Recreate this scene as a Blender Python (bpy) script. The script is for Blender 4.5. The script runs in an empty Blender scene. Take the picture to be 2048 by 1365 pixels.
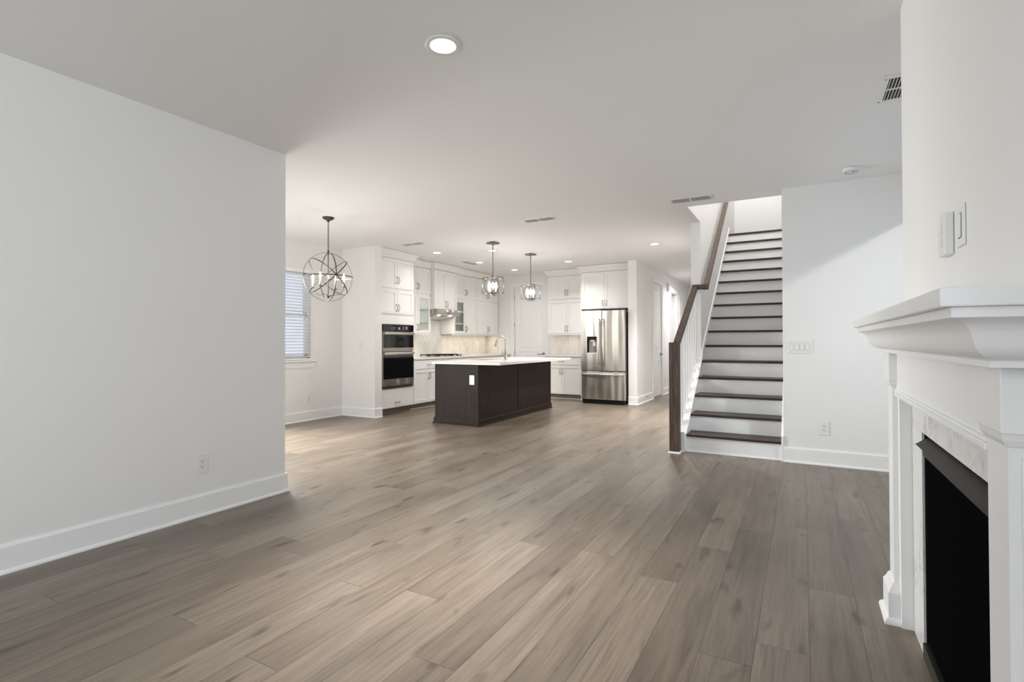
import bpy, bmesh, math, random
from mathutils import Vector, Matrix
random.seed(7)
SC = bpy.context.scene
COL = SC.collection
PI = math.pi

# ------------------------------------------------------------------ camera, light, exposure
EYE = 1.2115
cam_d = bpy.data.cameras.new('camera')
cam = bpy.data.objects.new('camera', cam_d)
COL.objects.link(cam)
right = Vector((0.8732419886, 0.4872795714, -0.0026549223))
up = Vector((0.0080165997, -0.0089182891, 0.9999280965))
fwd = Vector((-0.4872208569, 0.8732004830, 0.0116941498))
m = Matrix.Identity(4)
for i in range(3):
    m[i][0] = right[i]; m[i][1] = up[i]; m[i][2] = -fwd[i]
m[2][3] = EYE
cam.matrix_world = m
cam_d.sensor_width = 36.0
cam_d.lens = 1040.05849 / 2048 * 36.0
cam_d.shift_y = -11.981 / 2048
cam_d.clip_start = 0.02
cam_d.clip_end = 100
SC.camera = cam

SC.view_settings.view_transform = 'Standard'
SC.view_settings.look = 'None'
SC.view_settings.exposure = 0.08
SC.view_settings.gamma = 1.0
SC.view_settings.use_curve_mapping = False
SC.cycles.use_denoising = True
SC.cycles.max_bounces = 10
SC.cycles.diffuse_bounces = 6
SC.cycles.glossy_bounces = 4
SC.cycles.transparent_max_bounces = 12
SC.cycles.sample_clamp_indirect = 6.0
SC.cycles.caustics_reflective = False
SC.cycles.caustics_refractive = False

world = bpy.data.worlds.new('sky')
SC.world = world
world.use_nodes = True
world.node_tree.nodes['Background'].inputs['Color'].default_value = (0.80, 0.85, 1.0, 1)
world.node_tree.nodes['Background'].inputs['Strength'].default_value = 0.95

DAY = (0.88, 0.925, 1.0)
WARM = (1.0, 0.90, 0.79)
SOFT = (1.0, 0.98, 0.95)

def area(name, loc, rot, sx, sy, power, color, spread=180):
    d = bpy.data.lights.new(name, 'AREA')
    d.shape = 'RECTANGLE'; d.size = sx; d.size_y = sy
    d.energy = power; d.color = color; d.spread = math.radians(spread)
    o = bpy.data.objects.new(name, d); COL.objects.link(o)
    o.location = loc; o.rotation_euler = rot
    return o

CEIL = 2.735
# daylight through the rear wall windows behind the camera (area light: -Z is the direction it shines)
for i, (wx0, wx1, pw) in enumerate(((-3.3, -2.1, 36), (-1.85, -0.65, 26), (-0.4, 0.75, 5))):
    area('daylight_rear', ((wx0 + wx1) / 2, -4.46, 1.40), (PI / 2 + 0.35, 0, 0), wx1 - wx0, 1.9, pw, DAY)
area('east_fill', (1.26, -2.1, 1.45), (0, PI / 2 + 0.50, 0), 1.9, 1.8, 122, (0.93, 0.965, 1.0))  # unseen window light added to brighten the left wall
area('daylight_alcove_sky', (1.30, 4.55, 1.5), (0, PI / 2 - 0.45, 0), 1.8, 2.2, 2.0, (1, 0.985, 0.96))
# daylight in the east alcove beside the chimney breast
area('daylight_alcove', (2.6, 3.35, 3.225), (0, 0, 0), 0.16, 0.16, 8.0, (1, 0.98, 0.95), 70)
bpy.data.objects['daylight_alcove'].rotation_euler = (Vector((0.3, 5.875, 1.2)) - Vector((2.6, 3.35, 3.225))).to_track_quat('-Z', 'Y').to_euler()
area('daylight_patio', (-6.90, 3.68, 1.10), (0, -PI / 2 + 0.52, 0), 2.1, 1.6, 215, (1.0, 0.985, 0.96), 125)
area('daylight_front', (-3.3, 15.05, 1.6), (-PI / 2, 0, 0), 0.8, 1.4, 25, DAY)
area('upstairs_light', (-0.65, 7.6, 5.45), (0.25, 0, 0), 0.8, 1.6, 60, (1.0, 0.975, 0.94))
area('upstairs_hall_light', (-0.65, 10.2, 5.5), (0, 0, 0), 0.7, 0.7, 10, SOFT)

# ------------------------------------------------------------------ materials
def new_mat(name):
    mt = bpy.data.materials.new(name); mt.use_nodes = True
    return mt, mt.node_tree.nodes, mt.node_tree.links, mt.node_tree.nodes['Principled BSDF']

def pm(name, color, rough=0.5, metal=0.0, spec=0.5, noise=0.0, nscale=8.0, bump=0.0, bscale=300.0):
    mt, N, L, b = new_mat(name)
    b.inputs['Base Color'].default_value = (*color, 1)
    b.inputs['Roughness'].default_value = rough
    b.inputs['Metallic'].default_value = metal
    b.inputs['Specular IOR Level'].default_value = spec
    tc = N.new('ShaderNodeTexCoord')
    if noise:
        n = N.new('ShaderNodeTexNoise'); n.inputs['Scale'].default_value = nscale; n.inputs['Detail'].default_value = 4
        L.new(tc.outputs['Object'], n.inputs['Vector'])
        r = N.new('ShaderNodeMix'); r.data_type = 'RGBA'
        r.inputs['A'].default_value = (*[c * (1 - noise) for c in color], 1)
        r.inputs['B'].default_value = (*[min(1, c * (1 + noise)) for c in color], 1)
        L.new(n.outputs['Fac'], r.inputs['Factor']); L.new(r.outputs['Result'], b.inputs['Base Color'])
    if bump:
        n2 = N.new('ShaderNodeTexNoise'); n2.inputs['Scale'].default_value = bscale; n2.inputs['Detail'].default_value = 2
        L.new(tc.outputs['Object'], n2.inputs['Vector'])
        bp = N.new('ShaderNodeBump'); bp.inputs['Strength'].default_value = bump; bp.inputs['Distance'].default_value = 0.001
        L.new(n2.outputs['Fac'], bp.inputs['Height']); L.new(bp.outputs['Normal'], b.inputs['Normal'])
    return mt

def emit(name, color, strength):
    mt, N, L, b = new_mat(name)
    b.inputs['Base Color'].default_value = (*color, 1)
    b.inputs['Emission Color'].default_value = (*color, 1)
    b.inputs['Emission Strength'].default_value = strength
    return mt

def math_node(N, L, op, a, b=None, c=None):
    n = N.new('ShaderNodeMath'); n.operation = op
    for i, v in enumerate((a, b, c)):
        if v is None: continue
        if isinstance(v, (int, float)): n.inputs[i].default_value = v
        else: L.new(v, n.inputs[i])
    return n.outputs[0]

def ramp(N, L, fac, stops):
    r = N.new('ShaderNodeValToRGB'); L.new(fac, r.inputs['Fac'])
    el = r.color_ramp.elements
    while len(el) < len(stops): el.new(0.5)
    for e, (p, c) in zip(el, stops):
        e.position = p; e.color = (*c, 1) if len(c) == 3 else c
    return r.outputs['Color']

def mixc(N, L, fac, a, b, mode='MIX'):
    n = N.new('ShaderNodeMix'); n.data_type = 'RGBA'; n.blend_type = mode
    if isinstance(fac, (int, float)): n.inputs['Factor'].default_value = fac
    else: L.new(fac, n.inputs['Factor'])
    for k, v in (('A', a), ('B', b)):
        if isinstance(v, tuple): n.inputs[k].default_value = (*v, 1)
        else: L.new(v, n.inputs[k])
    return n.outputs['Result']

def floor_mat():
    mt, N, L, b = new_mat('floor_planks')
    M = lambda op, a, bb=None, c=None: math_node(N, L, op, a, bb, c)
    tc = N.new('ShaderNodeTexCoord'); sp = N.new('ShaderNodeSeparateXYZ'); L.new(tc.outputs['Object'], sp.inputs[0])
    x, y = sp.outputs['X'], sp.outputs['Y']
    u = M('DIVIDE', M('ADD', x, 20 * 0.19 + 0.743 + 0.19 * 40), 0.19)
    row = M('FLOOR', u); fx = M('FRACT', u)
    wn = N.new('ShaderNodeTexWhiteNoise'); wn.noise_dimensions = '1D'; L.new(row, wn.inputs['W'])
    v = M('ADD', M('DIVIDE', M('ADD', y, 30.0), 1.52), M('MULTIPLY', wn.outputs['Value'], 7.3))
    colm = M('FLOOR', v); fy = M('FRACT', v)
    cid = N.new('ShaderNodeCombineXYZ'); L.new(row, cid.inputs[0]); L.new(colm, cid.inputs[1])
    w3 = N.new('ShaderNodeTexWhiteNoise'); w3.noise_dimensions = '3D'; L.new(cid.outputs[0], w3.inputs['Vector'])
    rnd = w3.outputs['Value']
    sc = N.new('ShaderNodeSeparateColor'); L.new(w3.outputs['Color'], sc.inputs[0])
    def noise(kx, ky, kz, detail, rough, dist):
        cv = N.new('ShaderNodeCombineXYZ')
        L.new(M('MULTIPLY', x, kx), cv.inputs[0]); L.new(M('MULTIPLY', y, ky), cv.inputs[1]); L.new(M('MULTIPLY', rnd, kz), cv.inputs[2])
        n = N.new('ShaderNodeTexNoise'); n.inputs['Scale'].default_value = 1; n.inputs['Detail'].default_value = detail
        n.inputs['Roughness'].default_value = rough; n.inputs['Distortion'].default_value = dist
        L.new(cv.outputs[0], n.inputs['Vector']); return n.outputs['Fac'], cv
    fine, _ = noise(170, 5, 61, 4, 0.65, 0.3)
    streak, _ = noise(26, 1.1, 37, 5, 0.6, 0.9)
    blotch, _ = noise(5, 1.4, 23, 3, 0.5, 0.2)
    kn, kcv = noise(13, 3.6, 91, 1, 0.4, 0.3)
    base = ramp(N, L, rnd, [(0.0, (0.150, 0.116, 0.086)), (0.25, (0.184, 0.145, 0.108)), (0.65, (0.206, 0.163, 0.123)), (1.0, (0.232, 0.187, 0.144))])
    base = mixc(N, L, M('MULTIPLY', sc.outputs[1], 0.35), base, (0.178, 0.147, 0.116))
    g1 = ramp(N, L, streak, [(0.28, (0.50, 0.47, 0.45)), (0.42, (0.84, 0.83, 0.82)), (0.55, (1.02, 1.02, 1.02)), (0.75, (1.22, 1.21, 1.20))])
    g2 = ramp(N, L, blotch, [(0.28, (0.68, 0.67, 0.66)), (0.62, (1.08, 1.08, 1.08))])
    g3 = ramp(N, L, fine, [(0.32, (0.68, 0.66, 0.65)), (0.52, (1.0, 1.0, 1.0)), (0.7, (1.12, 1.12, 1.12))])
    c = mixc(N, L, 0.8, base, g1, 'MULTIPLY'); c = mixc(N, L, 0.8, c, g2, 'MULTIPLY'); c = mixc(N, L, 0.75, c, g3, 'MULTIPLY')
    knot = ramp(N, L, kn, [(0.21, (0.22, 0.18, 0.16)), (0.27, (0.60, 0.57, 0.55)), (0.34, (1, 1, 1))])
    c = mixc(N, L, 0.85, c, knot, 'MULTIPLY')
    ex = M('MULTIPLY', M('MINIMUM', fx, M('SUBTRACT', 1.0, fx)), 0.19)
    ey = M('MULTIPLY', M('MINIMUM', fy, M('SUBTRACT', 1.0, fy)), 1.52)
    e = M('MINIMUM', ex, ey)
    gap = ramp(N, L, M('DIVIDE', e, 0.0032), [(0.15, (0.42, 0.38, 0.35)), (0.75, (1, 1, 1))])
    c = mixc(N, L, 1.0, c, gap, 'MULTIPLY')
    L.new(c, b.inputs['Base Color'])
    rr = M('ADD', 0.28, M('MULTIPLY', fine, 0.14)); L.new(rr, b.inputs['Roughness'])
    b.inputs['Specular IOR Level'].default_value = 0.6
    bp = N.new('ShaderNodeBump'); bp.inputs['Strength'].default_value = 0.25; bp.inputs['Distance'].default_value = 0.002
    hgt = M('ADD', M('MULTIPLY', fine, 0.25), M('MINIMUM', M('DIVIDE', e, 0.003), 1.0))
    L.new(hgt, bp.inputs['Height']); L.new(bp.outputs['Normal'], b.inputs['Normal'])
    return mt

def wood_mat(name, axis, dark, light, rough=0.42, scale=1.0, contrast=1.0, spec=0.4):
    mt, N, L, b = new_mat(name)
    tc = N.new('ShaderNodeTexCoord'); mp = N.new('ShaderNodeMapping'); L.new(tc.outputs['Object'], mp.inputs['Vector'])
    s = [38 * scale] * 3; s[axis] = 2.2 * scale
    mp.inputs['Scale'].default_value = s
    n = N.new('ShaderNodeTexNoise'); n.inputs['Scale'].default_value = 1; n.inputs['Detail'].default_value = 5
    n.inputs['Roughness'].default_value = 0.6; n.inputs['Distortion'].default_value = 1.2
    L.new(mp.outputs[0], n.inputs['Vector'])
    mid = tuple((a + c) / 2 for a, c in zip(dark, light))
    c = ramp(N, L, n.outputs['Fac'], [(0.5 - 0.2 / contrast, dark), (0.5, mid), (0.5 + 0.22 / contrast, light)])
    L.new(c, b.inputs['Base Color']); b.inputs['Roughness'].default_value = rough
    b.inputs['Specular IOR Level'].default_value = spec
    return mt

def marble_mat(name, base, vein, scale, rough=0.25, amount=0.6):
    mt, N, L, b = new_mat(name)
    tc = N.new('ShaderNodeTexCoord')
    n = N.new('ShaderNodeTexNoise'); n.inputs['Scale'].default_value = scale; n.inputs['Detail'].default_value = 7
    n.inputs['Distortion'].default_value = 1.6; L.new(tc.outputs['Object'], n.inputs['Vector'])
    a = math_node(N, L, 'ABSOLUTE', math_node(N, L, 'SUBTRACT', n.outputs['Fac'], 0.5))
    v = ramp(N, L, a, [(0.0, vein), (0.028, tuple(0.5 * (p + q) for p, q in zip(base, vein))), (0.10, base)])
    n2 = N.new('ShaderNodeTexNoise'); n2.inputs['Scale'].default_value = scale * 0.7; n2.inputs['Detail'].default_value = 3
    L.new(tc.outputs['Object'], n2.inputs['Vector'])
    msk = ramp(N, L, n2.outputs['Fac'], [(0.45, (0, 0, 0)), (0.65, (amount, amount, amount))])
    c = mixc(N, L, msk, base, v)
    cl = ramp(N, L, n2.outputs['Fac'], [(0.3, (0.93, 0.93, 0.93)), (0.7, (1, 1, 1))])
    c = mixc(N, L, 1.0, c, cl, 'MULTIPLY')
    L.new(c, b.inputs['Base Color']); b.inputs['Roughness'].default_value = rough
    return mt

def tile_mat(name, swap):
    """Upright marble tiles; swap says which world axis runs along the wall."""
    mt, N, L, b = new_mat(name)
    tc = N.new('ShaderNodeTexCoord'); sp = N.new('ShaderNodeSeparateXYZ'); L.new(tc.outputs['Object'], sp.inputs[0])
    cv = N.new('ShaderNodeCombineXYZ')
    L.new(sp.outputs['Z'], cv.inputs[0]); L.new(sp.outputs['Y' if swap else 'X'], cv.inputs[1])
    br = N.new('ShaderNodeTexBrick'); L.new(cv.outputs[0], br.inputs['Vector'])
    br.inputs['Scale'].default_value = 1.0; br.inputs['Brick Width'].default_value = 0.20; br.inputs['Row Height'].default_value = 0.066
    br.inputs['Mortar Size'].default_value = 0.0015; br.inputs['Bias'].default_value = -0.25
    br.inputs['Color1'].default_value = (0.80, 0.775, 0.735, 1); br.inputs['Color2'].default_value = (0.66, 0.63, 0.585, 1)
    br.inputs['Mortar'].default_value = (0.72, 0.70, 0.66, 1)
    n = N.new('ShaderNodeTexNoise'); n.inputs['Scale'].default_value = 9; n.inputs['Detail'].default_value = 5; n.inputs['Distortion'].default_value = 0.8
    L.new(tc.outputs['Object'], n.inputs['Vector'])
    v = ramp(N, L, n.outputs['Fac'], [(0.33, (0.72, 0.70, 0.68)), (0.46, (1, 1, 1))])
    c = mixc(N, L, 0.35, br.outputs['Color'], v, 'MULTIPLY')
    L.new(c, b.inputs['Base Color']); b.inputs['Roughness'].default_value = 0.22
    return mt

def steel_mat(name, color=(0.60, 0.575, 0.54), rough=0.24, aniso=0.75):
    mt, N, L, b = new_mat(name)
    b.inputs['Base Color'].default_value = (*color, 1); b.inputs['Metallic'].default_value = 1.0
    b.inputs['Roughness'].default_value = rough; b.inputs['Anisotropic'].default_value = aniso; b.inputs['Anisotropic Rotation'].default_value = 0.25
    t = N.new('ShaderNodeTangent'); t.direction_type = 'RADIAL'; t.axis = 'Z'
    L.new(t.outputs[0], b.inputs['Tangent'])
    tc = N.new('ShaderNodeTexCoord'); mp = N.new('ShaderNodeMapping'); mp.inputs['Scale'].default_value = (3, 3, 500)
    mp2 = N.new('ShaderNodeMapping'); mp2.inputs['Scale'].default_value = (7.5, 7.5, 0.9); L.new(tc.outputs['Object'], mp2.inputs['Vector'])
    L.new(tc.outputs['Object'], mp.inputs['Vector'])
    n = N.new('ShaderNodeTexNoise'); n.inputs['Scale'].default_value = 1; n.inputs['Detail'].default_value = 2; L.new(mp.outputs[0], n.inputs['Vector'])
    L.new(math_node(N, L, 'ADD', math_node(N, L, 'MULTIPLY', n.outputs['Fac'], 0.10), rough - 0.05), b.inputs['Roughness'])
    n2 = N.new('ShaderNodeTexNoise'); n2.inputs['Scale'].default_value = 1.0; n2.inputs['Detail'].default_value = 0; L.new(mp2.outputs[0], n2.inputs['Vector'])
    bp = N.new('ShaderNodeBump'); bp.inputs['Strength'].default_value = 0.6; bp.inputs['Distance'].default_value = 0.03
    L.new(n2.outputs['Fac'], bp.inputs['Height']); L.new(bp.outputs['Normal'], b.inputs['Normal'])
    return mt

def glass_mat(name, tint=(0.97, 0.99, 0.98)):
    mt, N, L, b = new_mat(name)
    N.remove(b)
    tr = N.new('ShaderNodeBsdfTransparent'); tr.inputs[0].default_value = (*tint, 1)
    gl = N.new('ShaderNodeBsdfGlossy'); gl.inputs['Roughness'].default_value = 0.02
    lw = N.new('ShaderNodeLayerWeight'); lw.inputs['Blend'].default_value = 0.5
    fr = math_node(N, L, 'MULTIPLY_ADD', math_node(N, L, 'POWER', lw.outputs['Facing'], 5.0), 0.9, 0.03)
    mx = N.new('ShaderNodeMixShader'); L.new(fr, mx.inputs[0]); L.new(tr.outputs[0], mx.inputs[1]); L.new(gl.outputs[0], mx.inputs[2])
    L.new(mx.outputs[0], N['Material Output'].inputs['Surface'])
    return mt

WALL = pm('wall_paint', (0.82, 0.817, 0.812), 0.62, spec=0.3, bump=0.05)
CEILM = pm('ceiling_paint', (0.87, 0.865, 0.858), 0.85, spec=0.2, bump=0.08)
TRIM = pm('trim_paint', (0.86, 0.863, 0.868), 0.35, spec=0.45)
CAB = pm('cabinet_paint', (0.84, 0.83, 0.812), 0.38, spec=0.45)
CABIN = pm('cabinet_inside', (0.88, 0.87, 0.83), 0.6)
TOE = pm('toe_kick', (0.34, 0.30, 0.25), 0.6)
FLOOR = floor_mat()
TREAD = wood_mat('tread_wood', 0, (0.019, 0.0122, 0.0085), (0.080, 0.053, 0.039), 0.44, spec=0.3)
NEWEL = wood_mat('newel_wood', 2, (0.022, 0.013, 0.010), (0.125, 0.078, 0.058), 0.42, 1.3, 1.3)
RAILW = wood_mat('rail_wood', 1, (0.040, 0.026, 0.017), (0.135, 0.095, 0.064), 0.42, spec=0.3)
ESP = wood_mat('espresso_wood', 2, (0.011, 0.0068, 0.0048), (0.026, 0.0168, 0.0125), 0.48, 0.8, spec=0.16)
QUARTZ = pm('quartz', (0.72, 0.71, 0.695), 0.16, noise=0.05, nscale=60)
MARBLE = marble_mat('marble_slab', (0.76, 0.755, 0.745), (0.40, 0.40, 0.41), 7.0, 0.22, 0.85)
TILE_Y = tile_mat('marble_tile_side', True)
TILE_X = tile_mat('marble_tile_back', False)
STEEL = steel_mat('stainless', (0.56, 0.53, 0.49), 0.30, 0.85)
STEELP = pm('polished_steel', (0.74, 0.72, 0.69), 0.22, 1.0)
DSTEEL = pm('dark_steel', (0.20, 0.185, 0.165), 0.32, 1.0)
NICKEL = pm('nickel', (0.30, 0.275, 0.24), 0.30, 1.0)
BRONZE = pm('bronze_metal', (0.075, 0.068, 0.058), 0.45, 0.8)
GUN = pm('brushed_gunmetal', (0.22, 0.21, 0.19), 0.35, 1.0)
BGLASS = pm('black_glass', (0.006, 0.006, 0.007), 0.06, spec=0.6)
BLACK = pm('black_metal', (0.006, 0.006, 0.007), 0.55, spec=0.2)
DGRAY = pm('dark_gray_metal', (0.055, 0.050, 0.045), 0.38, 0.6)
HOODM = pm('hood_bronze', (0.016, 0.0145, 0.0125), 0.45, 0.0, spec=0.25)
FAUCET = pm('faucet_nickel', (0.46, 0.43, 0.385), 0.25, 1.0)
LINER = pm('dispenser_liner', (0.30, 0.265, 0.235), 0.4)
IRON = pm('cast_iron', (0.02, 0.02, 0.02), 0.6)
PLATE = pm('white_plastic', (0.80, 0.795, 0.785), 0.35)
SLOT = pm('slot_dark', (0.06, 0.06, 0.06), 0.6)
SLAT = pm('blind_slat', (0.88, 0.89, 0.91), 0.5)
VENTW = pm('vent_white', (0.80, 0.79, 0.77), 0.45)
VENTD = pm('vent_shadow', (0.035, 0.035, 0.035), 0.8)
VENTG = pm('vent_louver', (0.36, 0.36, 0.35), 0.55)
GLASS = glass_mat('clear_glass')
VINYL = pm('window_vinyl', (0.80, 0.80, 0.80), 0.4)
LENS = emit('lamp_lens', (1.0, 0.97, 0.92), 14.0)
BULB = emit('bulb_glow', (1.0, 0.95, 0.89), 200.0)
PBULB = emit('pendant_bulb_glow', (1.0, 0.95, 0.89), 130.0)
HOODL = emit('hood_lens', (1.0, 0.94, 0.84), 30.0)
LED = emit('display_led', (0.35, 0.55, 1.0), 1.6)
MARK = pm('printed_mark', (0.62, 0.62, 0.62), 0.5)
CANDLE = pm('candle_sleeve', (0.82, 0.80, 0.76), 0.5)

# ------------------------------------------------------------------ mesh builder
def ident(u, w, z): return (u, w, z)
def face_px(x0):            # a unit that faces +X: u runs along +Y, w comes out of the wall
    return lambda u, w, z: (x0 + w, u, z)
def face_ny(y0):            # a unit that faces -Y: u runs along +X
    return lambda u, w, z: (u, y0 - w, z)

class MB:
    def __init__(s, T=ident):
        s.bm = bmesh.new(); s.T = T; s.mats = []
    def mi(s, mat):
        if mat is None: return 0
        if mat not in s.mats: s.mats.append(mat)
        return s.mats.index(mat)
    def box(s, a, b, mat=None, bevel=0.0):
        k = s.mi(mat)
        (x0, y0, z0), (x1, y1, z1) = [(min(p, q)) for p, q in zip(a, b)], [(max(p, q)) for p, q in zip(a, b)]
        c = [(x0, y0, z0), (x1, y0, z0), (x1, y1, z0), (x0, y1, z0), (x0, y0, z1), (x1, y0, z1), (x1, y1, z1), (x0, y1, z1)]
        v = [s.bm.verts.new(s.T(*p)) for p in c]
        fs = [s.bm.faces.new([v[i] for i in f]) for f in ((0, 3, 2, 1), (4, 5, 6, 7), (0, 1, 5, 4), (1, 2, 6, 5), (2, 3, 7, 6), (3, 0, 4, 7))]
        for f in fs: f.material_index = k
        if bevel:
            es = list({e for f in fs for e in f.edges})
            r = bmesh.ops.bevel(s.bm, geom=es, offset=bevel, segments=2, affect='EDGES', profile=0.5)
            for f in r['faces']: f.material_index = k
        return s
    def prism(s, prof, a0, a1, axis, mat=None):
        """prof: 2-D points; axis 0: (w,z) swept along u; 1: (u,z) swept along w; 2: (u,w) swept along z."""
        k = s.mi(mat)
        def P(p, a):
            return s.T(*((a, p[0], p[1]) if axis == 0 else (p[0], a, p[1]) if axis == 1 else (p[0], p[1], a)))
        A = [s.bm.verts.new(P(p, a0)) for p in prof]; B = [s.bm.verts.new(P(p, a1)) for p in prof]
        n = len(prof)
        fs = [s.bm.faces.new(A), s.bm.faces.new(B[::-1])]
        for i in range(n): fs.append(s.bm.faces.new([A[i], B[i], B[(i + 1) % n], A[(i + 1) % n]]))
        for f in fs: f.material_index = k
        return s
    def mold(s, path, prof, mat=None):
        """Sweep a moulding profile (outward offset, z) along a plan path; outward is to the right of travel. Mitred."""
        k = s.mi(mat)
        P = [Vector(p) for p in path]; n = len(P); offs = []
        for i in range(n):
            ns = []
            if i > 0: d = (P[i] - P[i - 1]).normalized(); ns.append(Vector((d.y, -d.x)))
            if i < n - 1: d = (P[i + 1] - P[i]).normalized(); ns.append(Vector((d.y, -d.x)))
            if len(ns) == 1: offs.append(ns[0])
            else:
                h = (ns[0] + ns[1]); offs.append(h / max(0.2, h.dot(ns[0])))
        rings = [[s.bm.verts.new(s.T(P[i].x + offs[i].x * o, P[i].y + offs[i].y * o, z)) for o, z in prof] for i in range(n)]
        m_ = len(prof); fs = [s.bm.faces.new(rings[0]), s.bm.faces.new(rings[-1][::-1])]
        for i in range(n - 1):
            for j in range(m_):
                fs.append(s.bm.faces.new([rings[i][j], rings[i + 1][j], rings[i + 1][(j + 1) % m_], rings[i][(j + 1) % m_]]))
        for f in fs: f.material_index = k
        return s
    def tube(s, pts, r, seg=8, mat=None, closed=False, flat=None):
        """flat=(a,b): elliptical section, a across and b along the up hint."""
        k = s.mi(mat)
        P = [Vector(s.T(*p)) for p in pts]; n = len(P); rings = []
        rr = r if isinstance(r, (list, tuple)) else [r] * n
        prev = None
        for i in range(n):
            if closed: d = P[(i + 1) % n] - P[i - 1]
            else: d = P[min(i + 1, n - 1)] - P[max(i - 1, 0)]
            d.normalize()
            if prev is None:
                h = Vector((0, 0, 1)) if abs(d.z) < 0.9 else Vector((1, 0, 0))
                a = d.cross(h).normalized()
            else:
                a = (prev - d * prev.dot(d)).normalized()
            prev = a; b = d.cross(a)
            fa, fb = flat if flat else (1, 1)
            rings.append([s.bm.verts.new(P[i] + a * (math.cos(2 * PI * j / seg) * rr[i] * fa) + b * (math.sin(2 * PI * j / seg) * rr[i] * fb)) for j in range(seg)])
        fs = []
        for i in range(n if closed else n - 1):
            A, B = rings[i], rings[(i + 1) % n]
            for j in range(seg): fs.append(s.bm.faces.new([A[j], A[(j + 1) % seg], B[(j + 1) % seg], B[j]]))
        if not closed:
            fs.append(s.bm.faces.new(rings[0][::-1])); fs.append(s.bm.faces.new(rings[-1]))
        for f in fs: f.material_index = k; f.smooth = len(f.verts) == 4 and seg > 5
        return s
    def lathe(s, prof, c=(0, 0, 0), seg=20, mat=None):
        """prof: (radius, z) points, spun about the vertical through c."""
        k = s.mi(mat); rings = []
        for r, z in prof:
            if r < 1e-6: rings.append([s.bm.verts.new(s.T(c[0], c[1], c[2] + z))])
            else: rings.append([s.bm.verts.new(s.T(c[0] + r * math.cos(2 * PI * j / seg), c[1] + r * math.sin(2 * PI * j / seg), c[2] + z)) for j in range(seg)])
        fs = []
        for A, B in zip(rings, rings[1:]):
            for j in range(seg):
                j2 = (j + 1) % seg
                if len(A) == 1 and len(B) == 1: continue
                if len(A) == 1: fs.append(s.bm.faces.new([A[0], B[j2], B[j]]))
                elif len(B) == 1: fs.append(s.bm.faces.new([A[j], A[j2], B[0]]))
                else: fs.append(s.bm.faces.new([A[j], A[j2], B[j2], B[j]]))
        if len(rings[0]) > 1: fs.append(s.bm.faces.new(rings[0][::-1]))
        if len(rings[-1]) > 1: fs.append(s.bm.faces.new(rings[-1]))
        for f in fs:
            f.material_index = k; f.smooth = len(f.verts) <= 4
        return s
    def ring(s, c, R, axis_n, r, mat=None, seg=48, flat=(0.45, 1.5)):
        """A flat band hoop of radius R about the axis axis_n."""
        k = s.mi(mat); n = Vector(axis_n).normalized(); h = Vector((0, 0, 1)) if abs(n.z) < 0.9 else Vector((1, 0, 0))
        a = n.cross(h).normalized(); b = n.cross(a); c = Vector(c); rings = []
        for i in range(seg):
            t = 2 * PI * i / seg; d = a * math.cos(t) + b * math.sin(t)
            rings.append([s.bm.verts.new(c + d * (R + p * r * flat[0]) + n * (q * r * flat[1])) for p, q in ((-1, -1), (1, -1), (1, 1), (-1, 1))])
        for i in range(seg):
            A, B = rings[i], rings[(i + 1) % seg]
            for j in range(4):
                f = s.bm.faces.new([A[j], A[(j + 1) % 4], B[(j + 1) % 4], B[j]]); f.material_index = k
        return s
    def build(s, name, mat=None, parent=None, origin=None):
        bmesh.ops.recalc_face_normals(s.bm, faces=s.bm.faces)
        vs = [v.co for v in s.bm.verts]
        lo = [min(v[i] for v in vs) for i in range(3)]; hi = [max(v[i] for v in vs) for i in range(3)]
        if parent is not None:
            base = Vector(origin) if origin else Vector((0, 0, 0))
            p = parent
            while p is not None:
                base += p.location; p = p.parent
            shift = base; loc = Vector(origin) if origin else Vector((0, 0, 0))
        else:
            loc = Vector(origin) if origin else Vector(((lo[0] + hi[0]) / 2, (lo[1] + hi[1]) / 2, lo[2])); shift = loc
        bmesh.ops.translate(s.bm, verts=s.bm.verts, vec=-shift)
        me = bpy.data.meshes.new(name); s.bm.to_mesh(me); s.bm.free()
        o = bpy.data.objects.new(name, me); COL.objects.link(o)
        o.location = loc
        if parent is not None: o.parent = parent
        for mt in (s.mats or [mat]): me.materials.append(mt)
        return o

def tag(o, label, cat, group=None):
    o['label'] = label; o['category'] = cat
    if group: o['group'] = group
    return o
def thing(name, label, cat, loc, group=None):
    o = bpy.data.objects.new(name, None); COL.objects.link(o); o.location = loc; o.empty_display_size = 0.1
    return tag(o, label, cat, group)
def struct(o):
    o['kind'] = 'structure'; return o
def dup(root, loc, rotz=None, label=None):
    r = root.copy(); COL.objects.link(r); r.location = loc
    if rotz is not None: r.rotation_euler = (0, 0, rotz)
    if label: r['label'] = label
    for ch in root.children:
        c = ch.copy(); COL.objects.link(c); c.parent = r
        for g in ch.children:
            d = g.copy(); COL.objects.link(d); d.parent = c
    return r

# ------------------------------------------------------------------ the room shell
LW = -3.665; NK = -6.62; YB = 10.6; WR = 5.875; BUMP = 0.408; HALL = -2.72; SW = -1.13
WIN_Y0, WIN_Y1, WIN_Z0, WIN_Z1 = 4.55, 5.49, 0.93, 2.31

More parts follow.
